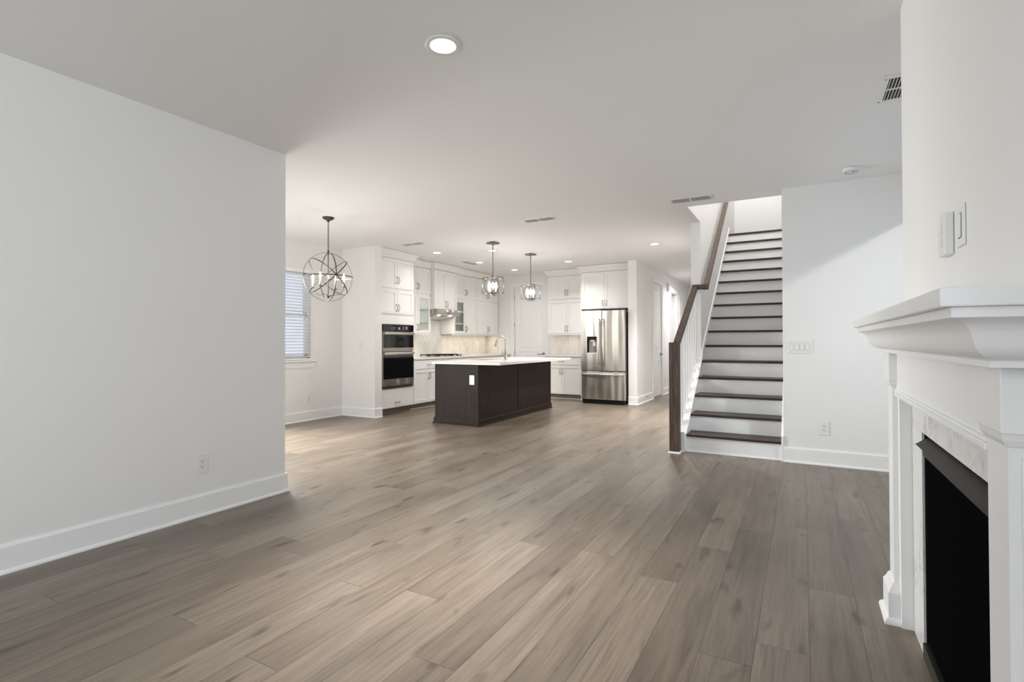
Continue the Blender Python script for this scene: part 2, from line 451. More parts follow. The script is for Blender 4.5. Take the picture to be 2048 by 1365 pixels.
struct(MB().box((-7.0, -4.4, -0.12), (1.6, 15.2, 0)).build('floor', FLOOR, origin=(0, 0, 0)))
b = MB()
b.box((-6.74, -4.32, CEIL), (1.12, 6.13, CEIL + 0.16)); b.box((-6.74, 6.13, CEIL), (-1.25, 14.92, CEIL + 0.16))
b.box((-1.25, 6.13, CEIL), (SW, 7.0, CEIL + 0.16))
struct(b.build('ceiling', CEILM))
struct(MB().box((LW - 0.12, -4.2, 0), (LW, 2.79, CEIL)).build('wall_left', WALL))
struct(MB().box((NK, 2.67, 0), (LW - 0.12, 2.79, CEIL)).build('wall_nook', WALL))
def holed(lo, hi, z0, z1, holes):
    """Wall running along one axis cut by holes (a0, a1, zb, zt): yields (a0, a1, zb, zt) pieces."""
    a = lo
    for h0, h1, zb, zt in holes:
        yield a, h0, z0, z1
        if zb > z0: yield h0, h1, z0, zb
        if zt < z1: yield h0, h1, zt, z1
        a = h1
    yield a, hi, z0, z1
b = MB()
for a0, a1, zb, zt in holed(2.67, 10.72, 0, CEIL, [(2.88, 4.48, 0.0, 2.12), (WIN_Y0, WIN_Y1, WIN_Z0, WIN_Z1)]): b.box((NK - 0.12, a0, zb), (NK, a1, zt))
struct(b.build('wall_west', WALL))
struct(MB().box((NK, 6.125, 0), (-5.905, 6.285, CEIL)).build('wall_stub', WALL))
b = MB()
for a0, a1, zb, zt in holed(NK, -2.84, 0, CEIL, [(-5.85, -5.05, 0, 2.455)]): b.box((a0, YB, zb), (a1, YB + 0.12, zt))
struct(b.build('wall_back', WALL))
b = MB(); b.box((-2.885, 9.70, 0), (HALL, YB, CEIL))
for a0, a1, zb, zt in holed(YB, 14.8, 0, CEIL, [(10.93, 11.67, 0, 2.44), (12.6, 13.25, 0, 2.36)]): b.box((HALL - 0.12, a0, zb), (HALL, a1, zt))
struct(b.build('wall_hall', WALL))
b = MB()
for a0, a1, zb, zt in holed(-6.74, -1.13, 0, CEIL, [(-3.62, -2.94, 0.75, 2.05)]): b.box((a0, 14.8, zb), (a1, 14.92, zt))
struct(b.build('wall_front', WALL))
struct(MB().box((-5.1, 10.72, 0), (-4.98, 14.8, CEIL)).build('wall_study', WALL))
NOS = lambda y: 0.1925 + 0.7404 * (y - 5.89)          # line through the tread nosings
b = MB(); b.box((SW - 0.12, 7.0, 0), (SW, 14.8, 5.6)); b.box((SW - 0.12, 6.13, CEIL + 0.16), (SW, 7.0, 5.6))
struct(b.build('wall_stairwell', WALL))
struct(MB().prism([(5.87, 0), (7.0, 0), (7.0, NOS(7.0) - 0.01), (5.90, NOS(5.90) - 0.01), (5.87, NOS(5.9) - 0.01)], SW - 0.12, SW, 0,).build('wall_knee', TRIM))
b = MB(); b.box((-0.17, WR, 0), (1.12, WR + 0.12, CEIL)); b.box((-0.17, WR + 0.12, 0), (-0.05, 11.04, 5.6))
struct(b.build('wall_right', WALL))
b = MB(); b.box((-1.25, 6.03, CEIL + 0.16), (-0.05, 6.13, 5.6)); b.box((-1.13, 10.92, 3.08), (-0.17, 11.04, 5.6)); b.box((-1.25, 6.03, 5.6), (-0.05, 11.04, 5.72))
struct(b.build('wall_upstairs', WALL))
b = MB(); b.box((BUMP, 0.55, 0), (1.12, 1.60, CEIL)); b.box((BUMP, 2.52, 0), (1.12, 2.957, CEIL)); b.box((BUMP, 1.60, 0.90), (1.12, 2.52, CEIL)); b.box((0.86, 1.60, 0), (1.12, 2.52, 0.90))
struct(b.build('wall_chimney', WALL))
b = MB()
for a0, a1, zb, zt in holed(2.957, WR, 0, CEIL, [(3.35, 5.75, 0.5, 2.48)]): b.box((1.0, a0, zb), (1.12, a1, zt))
for a0, a1, zb, zt in holed(-4.2, 0.55, 0, CEIL, [(-3.0, -1.2, 0.5, 2.4)]): b.box((1.0, a0, zb), (1.12, a1, zt))
struct(b.build('wall_east', WALL))
b = MB()
for a0, a1, zb, zt in holed(LW - 0.12, 1.12, 0, CEIL, [(-3.3, -2.1, 0.5, 2.4), (-1.85, -0.65, 0.5, 2.4), (-0.4, 0.75, 0.5, 2.4)]): b.box((a0, -4.32, zb), (a1, -4.2, zt))
struct(b.build('wall_rear', WALL))

BASE = [(0, 0), (0.026, 0), (0.026, 0.008), (0.022, 0.017), (0.015, 0.021), (0.015, 0.138), (0.011, 0.147), (0, 0.147)]
def baseboard(side, path): struct(MB().mold(path, BASE).build('baseboard_' + side, TRIM))
baseboard('left', [(LW, -4.19), (LW, 2.79), (-3.78, 2.79)])
baseboard('nook', [(NK, 2.80), (NK, 6.125), (-5.905, 6.125), (-5.905, 6.285)])
baseboard('hall', [(-2.885, 9.70), (HALL, 9.70), (HALL, 10.84)])
baseboard('hall_far', [(HALL, 11.76), (HALL, 12.60)])
baseboard('hall_end', [(HALL, 13.25), (HALL, 14.79)])
baseboard('right', [(-0.17, WR), (0.995, WR)])
baseboard('alcove', [(1.0, 2.965), (1.0, 5.84)][::-1])
baseboard('rear', [(0.99, -4.2), (-3.63, -4.2)])
# knee wall foot trim, cap and stairwell edge
struct(MB().mold([(-1.25, 7.9), (-1.25, 5.87), (SW + 0.0, 5.87)], [(0, 0), (0.022, 0), (0.022, 0.012), (0.014, 0.02), (0.014, 0.215), (0, 0.215)]).build('baseboard_stair', TRIM))

# ------------------------------------------------------------------ windows
def double_hung(name, T, u0, u1, z0, z1):
    f = MB(T); w0, w1 = -0.10, -0.03
    for a, c in (((u0, w0, z0), (u0 + 0.05, w1, z1)), ((u1 - 0.05, w0, z0), (u1, w1, z1)), ((u0, w0, z0), (u1, w1, z0 + 0.04)), ((u0, w0, z1 - 0.05), (u1, w1, z1))): f.box(a, c)
    fr = struct(f.build(name, VINYL))
    zm = (z0 + z1) / 2
    for nm, a, c, wo in (('upper_sash', zm - 0.02, z1 - 0.05, -0.085), ('lower_sash', z0 + 0.04, zm + 0.02, -0.06)):
        s = MB(T); ua, ub = u0 + 0.05, u1 - 0.05
        for p, q in (((ua, wo, a), (ua + 0.035, wo + 0.03, c)), ((ub - 0.035, wo, a), (ub, wo + 0.03, c)), ((ua, wo, a), (ub, wo + 0.03, a + 0.04)), ((ua, wo, c - 0.04), (ub, wo + 0.03, c))): s.box(p, q)
        so = s.build(nm, VINYL, fr)
        g = MB(T).box((ua + 0.03, wo + 0.012, a + 0.035), (ub - 0.03, wo + 0.018, c - 0.035)); g.build('pane', GLASS, so)
    return fr
def sill(T, u0, u1, z0, win):
    MB(T).box((u0 - 0.09, -0.03, z0 - 0.025), (u1 + 0.09, 0.05, z0), bevel=0.004).build('sill', TRIM, win)
    MB(T).box((u0 - 0.07, 0.001, z0 - 0.115), (u1 + 0.07, 0.016, z0 - 0.025)).build('apron', TRIM, win)

TW = face_px(NK)
w1 = double_hung('window_1', TW, WIN_Y0, WIN_Y1, WIN_Z0, WIN_Z1); sill(TW, WIN_Y0, WIN_Y1, WIN_Z0, w1)
def blind(T, label, u0, u1, z0, z1, w, pitch, tilt, loc):
    r = thing('window_blind', label, 'blind', loc)
    MB(T).box((u0, w - 0.03, z1 - 0.05), (u1, w + 0.025, z1), bevel=0.003).build('headrail', SLAT, r)
    s = MB(T); z = z0 + 0.05; hw = 0.024
    while z < z1 - 0.06:
        dz, dw = hw * math.sin(tilt), hw * math.cos(tilt)
        s.prism([(w - dw, z - dz), (w + dw, z + dz), (w + dw, z + dz + 0.003), (w - dw, z - dz + 0.003)], u0, u1, 0); z += pitch
    s.build('slats', SLAT, r)
    MB(T).box((u0, w - 0.025, z0 + 0.005), (u1, w + 0.025, z0 + 0.028)).build('bottom_rail', SLAT, r)
    for u in (u0 + 0.12, u1 - 0.12): MB(T).tube([(u, w + 0.026, z0 + 0.02), (u, w + 0.026, z1 - 0.04)], 0.0012, 5).build('ladder_cord', SLAT, r)
blind(TW, 'white horizontal slat blind in the window beside the globe chandelier', WIN_Y0 + 0.006, WIN_Y1 - 0.006, WIN_Z0, WIN_Z1, 0.0, 0.046, math.radians(18), (NK, 5.02, WIN_Z0))
TF = face_ny(14.8)
w2 = double_hung('window_2', TF, -3.62, -2.94, 0.75, 2.05)
blind(TF, 'white slat blind glimpsed through the cased opening down the hall', -3.61, -2.95, 0.755, 1.95, 0.0, 0.046, math.radians(15), (-3.28, 14.8, 0.75))
TR_ = lambda u, w, z: (u, -4.2 + w, z)
for i, (a, c) in enumerate(((-3.3, -2.1), (-1.85, -0.65), (-0.4, 0.75))): double_hung('window_%d' % (i + 3), TR_, a, c, 0.5, 2.4)
TE_ = lambda u, w, z: (1.0 - w, u, z)
f = MB(TE_)
for a, c in (((3.35, -0.10, 0.5), (3.40, -0.03, 2.48)), ((5.70, -0.10, 0.5), (5.75, -0.03, 2.48)), ((3.40, -0.10, 0.5), (5.70, -0.03, 0.55)), ((3.40, -0.10, 2.43), (5.70, -0.03, 2.48))): f.box(a, c)
double_hung('window_7', TE_, -3.0, -1.2, 0.5, 2.4)  # out-of-view window added as the opening for the east fill
w6 = struct(f.build('window_6', VINYL)); MB(TE_).box((3.39, -0.068, 0.54), (5.71, -0.062, 2.44)).build('pane', GLASS, w6)

# ------------------------------------------------------------------ doors
b = MB(TW)
for a, c in (((2.88, -0.10, 0.0), (2.94, -0.03, 2.12)), ((4.42, -0.10, 0.0), (4.48, -0.03, 2.12)), ((2.94, -0.10, 2.06), (4.42, -0.03, 2.12)), ((2.94, -0.10, 0.0), (4.42, -0.03, 0.06)), ((3.64, -0.10, 0.06), (3.72, -0.03, 2.06))): b.box(a, c)
d3 = struct(b.build('door_3', VINYL)); MB(TW).box((2.93, -0.068, 0.05), (4.43, -0.062, 2.07)).build('pane', GLASS, d3)
def panel_leaf(T, u0, u1, z0, z1, panels, w0=-0.05, w1=-0.012, hollow=0.010):
    b = MB(T); b.box((u0, w0, z0), (u1, w1 - hollow, z1))
    us = [u0, panels[0][0], panels[0][1], u1]
    b.box((us[0], w1 - hollow, z0), (us[1], w1, z1)); b.box((us[2], w1 - hollow, z0), (us[3], w1, z1))
    zs = [z0]
    for p in panels: zs += [p[2], p[3]]
    zs.append(z1)
    for k in range(0, len(zs), 2): b.box((us[1], w1 - hollow, zs[k]), (us[2], w1, zs[k + 1]))
    for p in panels:    # raised field with a sloped edge
        a, c, d, e = p; o = 0.035
        q0 = [(a + 0.012, w1 - hollow, d + 0.012), (c - 0.012, w1 - hollow, d + 0.012), (c - 0.012, w1 - hollow, e - 0.012), (a + 0.012, w1 - hollow, e - 0.012)]
        q1 = [(a + o, w1 - 0.002, d + o), (c - o, w1 - 0.002, d + o), (c - o, w1 - 0.002, e - o), (a + o, w1 - 0.002, e - o)]
        A = [b.bm.verts.new(T(*v)) for v in q0]; B = [b.bm.verts.new(T(*v)) for v in q1]
        b.bm.faces.new(B)
        for i in range(4): b.bm.faces.new([A[i], A[(i + 1) % 4], B[(i + 1) % 4], B[i]])
    return b
def casing(T, u0, u1, z1, door, wd=0.09, t=0.018):
    b = MB(T)
    b.box((u0 - wd, 0, 0), (u0, t, z1 + wd), bevel=0.004); b.box((u1, 0, 0), (u1 + wd, t, z1 + wd), bevel=0.004); b.box((u0, 0, z1), (u1, t, z1 + wd), bevel=0.004)
    b.build('casing', TRIM, door)
T1 = face_ny(YB)
d1 = struct(panel_leaf(T1, -5.845, -5.055, 0.012, 2.45, [(-5.70, -5.19, 0.25, 0.96), (-5.70, -5.19, 1.04, 2.31)]).build('door_1', TRIM))
casing(T1, -5.85, -5.05, 2.455, d1)
for z in (0.947, 1.589, 2.218): MB(T1).tube([(-5.853, -0.004, z - 0.045), (-5.853, -0.004, z + 0.045)], 0.009, 8).build('hinge', NICKEL, d1)
h = MB(T1); h.box((-5.135, -0.012, 0.885), (-5.075, 0.0, 0.945), bevel=0.003); h.tube([(-5.105, 0.0, 0.915), (-5.105, 0.045, 0.915)], 0.010); h.tube([(-5.10, 0.045, 0.915), (-5.17, 0.05, 0.915), (-5.24, 0.045, 0.915)], 0.008)
h.build('door_handle', NICKEL, d1)
T2 = face_px(HALL)
d2 = struct(panel_leaf(T2, 10.935, 11.665, 0.025, 2.435, [(11.05, 11.55, 0.25, 0.83), (11.05, 11.55, 1.03, 2.28)]).build('door_2', TRIM))
casing(T2, 10.93, 11.67, 2.44, d2)
for z in (0.3, 1.25, 2.2): MB(T2).tube([(10.925, -0.004, z - 0.045), (10.925, -0.004, z + 0.045)], 0.009, 8).build('hinge', NICKEL, d2)
h = MB(T2); h.box((11.575, -0.012, 0.885), (11.635, 0.0, 0.945), bevel=0.003); h.tube([(11.605, 0.0, 0.915), (11.605, 0.045, 0.915)], 0.010); h.tube([(11.61, 0.045, 0.915), (11.53, 0.05, 0.915), (11.48, 0.045, 0.915)], 0.008)
h.build('door_handle', NICKEL, d2)
b = MB(T2)
b.box((12.51, 0, 0), (12.60, 0.018, 2.45)); b.box((13.25, 0, 0), (13.34, 0.018, 2.45)); b.box((12.6, 0, 2.36), (13.25, 0.018, 2.45))
b.box((12.6, -0.12, 0), (12.612, 0.0, 2.36)); b.box((13.238, -0.12, 0), (13.25, 0.0, 2.36)); b.box((12.6, -0.12, 2.348), (13.25, 0, 2.36))
struct(b.build('trim_1', TRIM))
b = MB(T2); b.box((13.55, 0, 0), (14.3, 0.018, 2.45)); struct(b.build('trim_2', TRIM))

# ------------------------------------------------------------------ staircase
RISE, RUN, Y1 = 0.1925, 0.26, 5.89
st = thing('staircase', 'straight staircase with dark wooden treads and white risers', 'staircase', (-0.65, 5.9, 0))
for i in range(16):
    y = Y1 + i * RUN; z = (i + 1) * RISE
    r = MB().box((-1.113, y + 0.028, z - RISE + 0.0005), (-0.192, y + 0.045, z - 0.028)).build('riser', TRIM, st)
    if i == 0: MB().mold([(-1.113, y + 0.028), (-0.192, y + 0.028)], [(0, 0), (0.012, 0), (0.010, 0.008), (0.004, 0.016), (0, 0.018)]).build('shoe_molding', TRIM, r)
    if i < 15: MB().box((-1.113, y, z - 0.028), (-0.192, y + RUN + 0.034, z), bevel=0.008).build('tread', TREAD, st)
    else: MB().box((-1.113, y, z - 0.028), (-0.192, y + 0.14, z), bevel=0.008).build('tread', TREAD, st)
sk = lambda lo, hi, d: [(lo, NOS(lo) - 0.45), (hi, NOS(hi) - 0.45), (hi, NOS(hi) + d), (lo, NOS(lo) + d)]
MB().prism([(5.9, 0.0), (6.6, 0.0), (10.0, NOS(9.95) - 0.3), (10.0, NOS(9.9) + 0.07), (7.0, NOS(7.0) + 0.075), (6.98, NOS(6.98) - 0.005), (5.9, NOS(5.9) - 0.005)], SW + 0.001, SW + 0.017, 0).build('skirt_board', TRIM, st)
MB().prism([(5.862, 0.0), (6.6, 0.0), (10.0, NOS(9.95) - 0.3), (10.0, NOS(9.9) + 0.07), (5.93, NOS(5.93) + 0.075), (5.862, NOS(5.93) + 0.03)], -0.191, -0.171, 0).build('skirt_board', TRIM, st)
struct(MB().box((-1.129, 9.95, 2.86), (-0.171, 10.92, 3.078)).build('floor_landing', TREAD))

rl = thing('stair_railing', 'dark wooden newel and handrail with white balusters beside the stairs', 'railing', (-1.21, 5.79, 0))
nw = MB().box((-1.263, 5.742, 0.0), (-1.161, 5.842, 1.193), bevel=0.004).build('newel_post', NEWEL, rl)
MB().mold([(-1.263, 5.842), (-1.263, 5.742), (-1.161, 5.742), (-1.161, 5.842)], [(0, 0), (0.013, 0), (0.011, 0.010), (0.004, 0.018), (0, 0.018)]).build('shoe_molding', TRIM, nw)
def rail_seg(b, p, q, wd=0.062, ht=0.058):
    """A rectangular rail with vertical ends between two top-centre points."""
    p, q = Vector(p), Vector(q); d = (q - p); d.z = 0; n = Vector((-d.y, d.x, 0)).normalized() * wd / 2
    c = []
    for pt in (p, q):
        c.append([pt - n - Vector((0, 0, ht)), pt + n - Vector((0, 0, ht)), pt + n, pt - n])
    A = [b.bm.verts.new(v) for v in c[0]]; B = [b.bm.verts.new(v) for v in c[1]]
    b.bm.faces.new(A[::-1]); b.bm.faces.new(B)
    for i in range(4): b.bm.faces.new([A[i], A[(i + 1) % 4], B[(i + 1) % 4], B[i]])
b = MB()
rail_seg(b, (-1.195, 5.82, 1.205), (-1.195, 6.975, 1.93)); rail_seg(b, (-1.226, 6.965, 1.925), (-1.034, 6.965, 1.925)); rail_seg(b, (-1.065, 6.945, 1.915), (-1.065, 9.62, 3.895))
b.build('handrail', RAILW, rl)
for k in range(7):
    y = 6.03 + 0.148 * k; z0 = NOS(y) - 0.005; z1 = 1.205 + (y - 5.82) * 0.628 - 0.05
    bl = MB().box((-1.206, y - 0.016, z0), (-1.174, y + 0.016, z1), bevel=0.002).build('baluster', TRIM, rl)
    MB().box((-1.216, y - 0.026, z0 - 0.015), (-1.164, y + 0.026, z0 + 0.030), bevel=0.006).build('baluster_shoe', TRIM, bl)
for y in (7.9, 9.0):
    z = 1.915 + (y - 6.945) * 0.7402 - 0.058
    MB().tube([(SW + 0.003, y, z - 0.05), (SW + 0.04, y, z - 0.05), (-1.065, y, z - 0.005)], 0.007, 8).build('rail_bracket', NICKEL, rl)

# ------------------------------------------------------------------ kitchen cabinets
def pull(T, u, z, vert=True, ln=0.112, w=0.02, parent=None):
    b = MB(T); n = 9; pts = []
    for i in range(n):
        t = i / (n - 1); s = (t - 0.5) * ln; bow = 0.005 + 0.030 * math.sin(PI * t) ** 0.8
        pts.append((u, w + bow, z + s) if vert else (u + s, w + bow, z))
    b.tube(pts, [0.0055 if i in (0, 1, n - 2, n - 1) else 0.0042 for i in range(n)], 8)
    for e in (-1, 1):
        s = e * ln / 2
        b.tube([((u, w - 0.001, z + s) if vert else (u + s, w - 0.001, z)), ((u, w + 0.009, z + s) if vert else (u + s, w + 0.009, z))], 0.0075, 8)
    return b.build('handle', NICKEL, parent)
def shaker(T, u0, u1, z0, z1, name='door', parent=None, glass=False, fr=0.058, flat=False):
    g = 0.0018; u0 += g; u1 -= g; z0 += g; z1 -= g
    b = MB(T)
    if flat: b.box((u0, 0.001, z0), (u1, 0.02, z1), bevel=0.0015)
    else:
        b.box((u0, 0.001, z0), (u0 + fr, 0.02, z1), bevel=0.0012); b.box((u1 - fr, 0.001, z0), (u1, 0.02, z1), bevel=0.0012)
        b.box((u0 + fr, 0.001, z0), (u1 - fr, 0.02, z0 + fr), bevel=0.0012); b.box((u0 + fr, 0.001, z1 - fr), (u1 - fr, 0.02, z1), bevel=0.0012)
        if not glass: b.box((u0 + fr - 0.004, 0.001, z0 + fr - 0.004), (u1 - fr + 0.004, 0.010, z1 - fr + 0.004))
    d = b.build(name, CAB, parent)
    if glass: MB(T).box((u0 + fr - 0.004, 0.006, z0 + fr - 0.004), (u1 - fr + 0.004, 0.010, z1 - fr + 0.004)).build('pane', GLASS, d)
    return d
CROWN = [(0, 2.61), (0.012, 2.61), (0.014, 2.632), (0.030, 2.655), (0.052, 2.690), (0.066, 2.706), (0.070, 2.728), (0, 2.728)]

# tall oven cabinet
TL = face_px(-5.99)
oc = thing('oven_cabinet', 'tall white cabinet built around the double wall oven', 'cabinet', (-6.3, 6.73, 0))
b = MB(TL)
b.box((6.29, -0.62, 0.10), (6.312, 0, 2.64)); b.box((7.128, -0.62, 0.10), (7.15, 0, 2.64)); b.box((6.312, -0.62, 1.495), (7.128, 0, 2.64)); b.box((6.312, -0.62, 0.10), (7.128, 0, 0.425)); b.box((6.312, -0.62, 0.425), (7.128, -0.60, 1.495))
b.box((6.312, 0, 1.50), (7.15, 0.012, 1.66)); b.box((6.312, 0, 0.272), (7.15, 0.012, 0.425)); b.box((6.312, -0.05, 0.43), (6.362, 0.012, 1.492)); b.box((7.122, -0.05, 0.43), (7.15, 0.012, 1.492))
b.build('cabinet_body', CAB, oc)
MB(TL).box((6.29, -0.60, 0.0), (7.15, -0.07, 0.10)).build('toe_kick', TOE, oc)
for z0, z1, zh in ((2.105, 2.60, 2.245), (1.675, 2.085, 1.775)):
    for u0, u1, uh in ((6.312, 6.722, 6.695), (6.722, 7.148, 6.749)):
        d = shaker(TL, u0, u1, z0, z1, parent=oc); pull(TL, uh, zh, parent=d)
d = shaker(TL, 6.312, 7.148, 0.105, 0.268, 'drawer', oc, flat=True); pull(TL, 6.73, 0.19, False, parent=d)
struct(MB().mold([(-5.97, 6.29), (-5.97, 7.15), (-6.27, 7.15), (-6.27, 8.012), (-6.18, 8.012), (-6.18, 8.768), (-6.27, 8.768), (-6.27, 10.598)], CROWN).build('trim_3', CAB))
MB(TL).box((6.312, 0.001, 1.664), (7.148, 0.022, 1.672)).build('rail_trim', CAB, oc)

def wall_cabinet(label, T, u0, u1, zb, doors, depth=0.316, glass_side=None, loc=None, rails=True, zt=2.64, handles=True):
    r = thing('upper_cabinet', label, 'cabinet', loc)
    b = MB(T)
    ze = 2.088 if rails else zt - 0.03
    b.box((u0, -depth, zb + 0.022), (u0 + 0.018, 0, ze)); b.box((u1 - 0.018, -depth, zb + 0.022), (u1, 0, ze))
    b.box((u0, -depth, zb), (u1, 0, zb + 0.022)); b.box((u0, -depth, 2.088), (u1, 0, zt)) if rails else b.box((u0, -depth, zt - 0.03), (u1, 0, zt))
    if not glass_side and rails: b.box((u0 + 0.018, -depth, zb + 0.022), (u1 - 0.018, -0.005, 2.088))
    if not rails: b.box((u0 + 0.018, -depth, zb + 0.022), (u1 - 0.018, -0.005, zt - 0.03))
    b.build('cabinet_body', CAB, r)
    if glass_side:
        um = glass_side[2]
        b = MB(T); b.box((u0 + 0.018, -depth, zb + 0.022), (u1 - 0.018, -depth + 0.01, 2.088)); b.box((u0 + 0.018, -depth, zb + 0.022), (u0 + 0.024, -0.01, 2.088)); b.box((u1 - 0.024, -depth, zb + 0.022), (u1 - 0.018, -0.01, 2.088))
        b.build('cabinet_lining', CABIN, r)
        for z in (1.575, 1.83): MB(T).box((u0 + 0.024, -depth + 0.01, z), (u1 - 0.024, -0.02, z + 0.018)).build('shelf', CAB, r)
    for (a, c, z0, z1, uh, zh, gl) in doors:
        d = shaker(T, a, c, z0, z1, parent=r, glass=gl); pull(T, uh, zh, parent=d)
    if rails: MB(T).box((u0, -0.02, zb - 0.022), (u1, 0.018, zb - 0.0005)).build('light_rail', CAB, r)
    return r
TU = face_px(-6.29)
def tier(u0, um, u1, zlo=1.365, g=(False, False)):
    return [(u0, um, 2.115, 2.60, um - 0.026, 2.245, False), (um, u1, 2.115, 2.60, um + 0.026, 2.245, False),
            (u0, um, zlo, 2.088, um - 0.026, 1.475, g[0]), (um, u1, zlo, 2.088, um + 0.026, 1.475, g[1])]
wall_cabinet('white wall cabinet with a glass door between the oven tower and hood', TU, 7.152, 8.01, 1.36, tier(7.235, 7.623, 8.008, g=(False, True)), glass_side=(0, 0, 7.6), loc=(-6.45, 7.58, 1.36))
TH = face_px(-6.20)
wall_cabinet('deeper white wall cabinet mounted above the stainless range hood', TH, 8.012, 8.768, 1.832, [(8.014, 8.39, 1.84, 2.60, 8.364, 1.945, False), (8.39, 8.766, 1.84, 2.60, 8.416, 1.945, False)], depth=0.406, loc=(-6.4, 8.39, 1.83), rails=False)
wall_cabinet('white wall cabinet with a glass door on the far side of the hood', TU, 8.77, 9.673, 1.36, tier(8.775, 9.213, 9.671, g=(True, False)), glass_side=(0, 0, 9.2), loc=(-6.45, 9.2, 1.36))
wall_cabinet('white solid door wall cabinet in the corner next to the pantry door', TU, 9.675, 10.585, 1.36, tier(9.678, 10.105, 10.55), loc=(-6.45, 10.13, 1.36))
TB = face_ny(10.27)
wall_cabinet('white wall cabinet between the pantry door and refrigerator', TB, -4.82, -3.955, 1.36, tier(-4.818, -4.384, -3.957), loc=(-4.39, 10.45, 1.36))
TG = face_ny(9.99)
fc = thing('fridge_cabinet', 'white cabinet and side panel surrounding the stainless refrigerator', 'cabinet', (-3.45, 10.3, 0))
b = MB(TG); b.box((-3.953, -0.60, 0), (-3.93, 0.02, 2.64)); b.box((-3.93, -0.60, 1.85), (-2.962, 0, 2.64)); b.box((-2.962, -0.60, 1.85), (-2.887, 0.02, 2.64))
b.build('cabinet_body', CAB, fc)
for u0, u1, uh in ((-3.93, -3.449, -3.482), (-3.449, -2.964, -3.415)):
    d = shaker(TG, u0, u1, 1.857, 2.60, parent=fc); pull(TG, uh, 1.97, parent=d)
struct(MB().mold([(-4.82, 10.595), (-4.82, 10.25), (-3.953, 10.25), (-3.953, 9.97), (-2.887, 9.97)], CROWN).build('trim_4', CAB))

def base_cabinet(label, T, u0, u1, loc, um=None, pulls=True):
    r = thing('base_cabinet', label, 'cabinet', loc)
    MB(T).box((u0, -0.59, 0.10), (u1, 0, 0.878)).build('cabinet_body', CAB, r)
    t = MB(T).box((u0, -0.58, 0.0), (u1, -0.065, 0.10)).build('toe_kick', TOE, r)
    MB(T).box((u0, -0.065, 0.0), (u1, -0.053, 0.018)).build('shoe_molding', CAB, t)
    um = um or (u0 + u1) / 2
    d = shaker(T, u0, u1, 0.712, 0.868, 'drawer', r, flat=True); pull(T, um, 0.79, False, parent=d)
    for a, c, s in ((u0, um, -1), (um, u1, 1)):
        d = shaker(T, a, c, 0.106, 0.706, parent=r); pull(T, um + s * 0.027, 0.585, parent=d)
base_cabinet('white base cabinet right next to the oven tower', TL, 7.153, 8.0, (-6.28, 7.58, 0), 7.576)
base_cabinet('white base cabinet underneath the gas cooktop behind the island', TL, 8.002, 8.79, (-6.28, 8.4, 0))
base_cabinet('white base cabinet past the cooktop behind the island', TL, 8.792, 9.673, (-6.28, 9.2, 0))
base_cabinet('white corner base cabinet near the pantry door', TL, 9.675, 10.585, (-6.28, 10.1, 0))
base_cabinet('white base cabinet with a drawer left of the refrigerator', TG, -4.815, -3.957, (-4.39, 10.3, 0), -4.386)

tag(MB(TL).box((7.153, -0.625, 0.88), (10.595, 0.032, 0.912), bevel=0.003).build('countertop', QUARTZ), 'long white quartz countertop carrying the gas cooktop', 'countertop')
tag(MB(TG).box((-4.85, -0.605, 0.88), (-3.957, 0.032, 0.912), bevel=0.003).build('countertop', QUARTZ), 'short white quartz countertop left of the refrigerator', 'countertop')
tag(MB().box((NK + 0.001, 7.153, 0.913), (NK + 0.010, 10.598, 1.355)).box((NK + 0.001, 8.013, 1.355), (NK + 0.010, 8.767, 1.65)).build('backsplash', TILE_Y), 'marble tile backsplash behind the gas cooktop', 'backsplash')
tag(MB().box((-4.85, YB - 0.010, 0.913), (-3.956, YB - 0.001, 1.36)).build('backsplash', TILE_X), 'marble tile backsplash left of the refrigerator', 'backsplash')
tag(MB().box((-6.605, YB - 0.010, 0.913), (-6.28, YB - 0.001, 1.355)).build('backsplash', TILE_X), 'marble tile side splash in the corner by the pantry', 'backsplash')

# ------------------------------------------------------------------ appliances
TO = face_px(-5.975)
ov = thing('wall_oven', 'stainless double wall oven with microwave above and black glass doors', 'oven', (-6.0, 6.742, 0.43))
U0, U1 = 6.365, 7.12
MB(TO).box((U0 + 0.02, -0.55, 0.44), (U1 - 0.02, 0.0, 1.48)).build('oven_body', DSTEEL, ov)
cp = MB(TO).box((U0, 0.0, 1.375), (U1, 0.028, 1.490), bevel=0.002).build('control_panel', BGLASS, ov)
MB(TO).box((6.73, 0.0281, 1.428), (6.765, 0.0286, 1.442)).build('display', LED, cp)
b = MB(TO)
for (u, z, w_, h_) in [(6.54 + 0.022 * i, 1.433, 0.014, 0.005) for i in range(6)] + [(6.55, 1.405, 0.03, 0.004), (6.60, 1.405, 0.02, 0.004), (6.71, 1.405, 0.05, 0.005), (6.80, 1.405, 0.012, 0.005)] + [(6.84 + 0.022 * i, 1.453 - 0.02 * j, 0.010, 0.006) for i in range(2) for j in range(3)] + [(6.91 + 0.026 * i, 1.453 - 0.018 * j, 0.018, 0.010) for i in range(2) for j in range(3)]:
    b.box((u, 0.0281, z), (u + w_, 0.0285, z + h_))
b.build('printed_marks', MARK, cp)
ud = MB(TO); ud.box((U0, 0.0, 1.045), (U1, 0.024, 1.370), bevel=0.002); ud = ud.build('microwave_door', STEEL, ov)
MB(TO).box((U0 + 0.004, 0.0242, 1.105), (U1 - 0.004, 0.027, 1.322)).build('window', BGLASS, ud)
h = MB(TO); h.box((U0 + 0.012, 0.045, 1.328), (U1 - 0.012, 0.062, 1.366), bevel=0.004)
for u in (U0 + 0.06, U1 - 0.06): h.box((u - 0.012, 0.022, 1.338), (u + 0.012, 0.047, 1.356))
h.build('handle', STEELP, ud)
ld = MB(TO); ld.box((U0, 0.0, 0.475), (U1, 0.024, 1.032), bevel=0.002); ld = ld.build('oven_door', STEEL, ov)
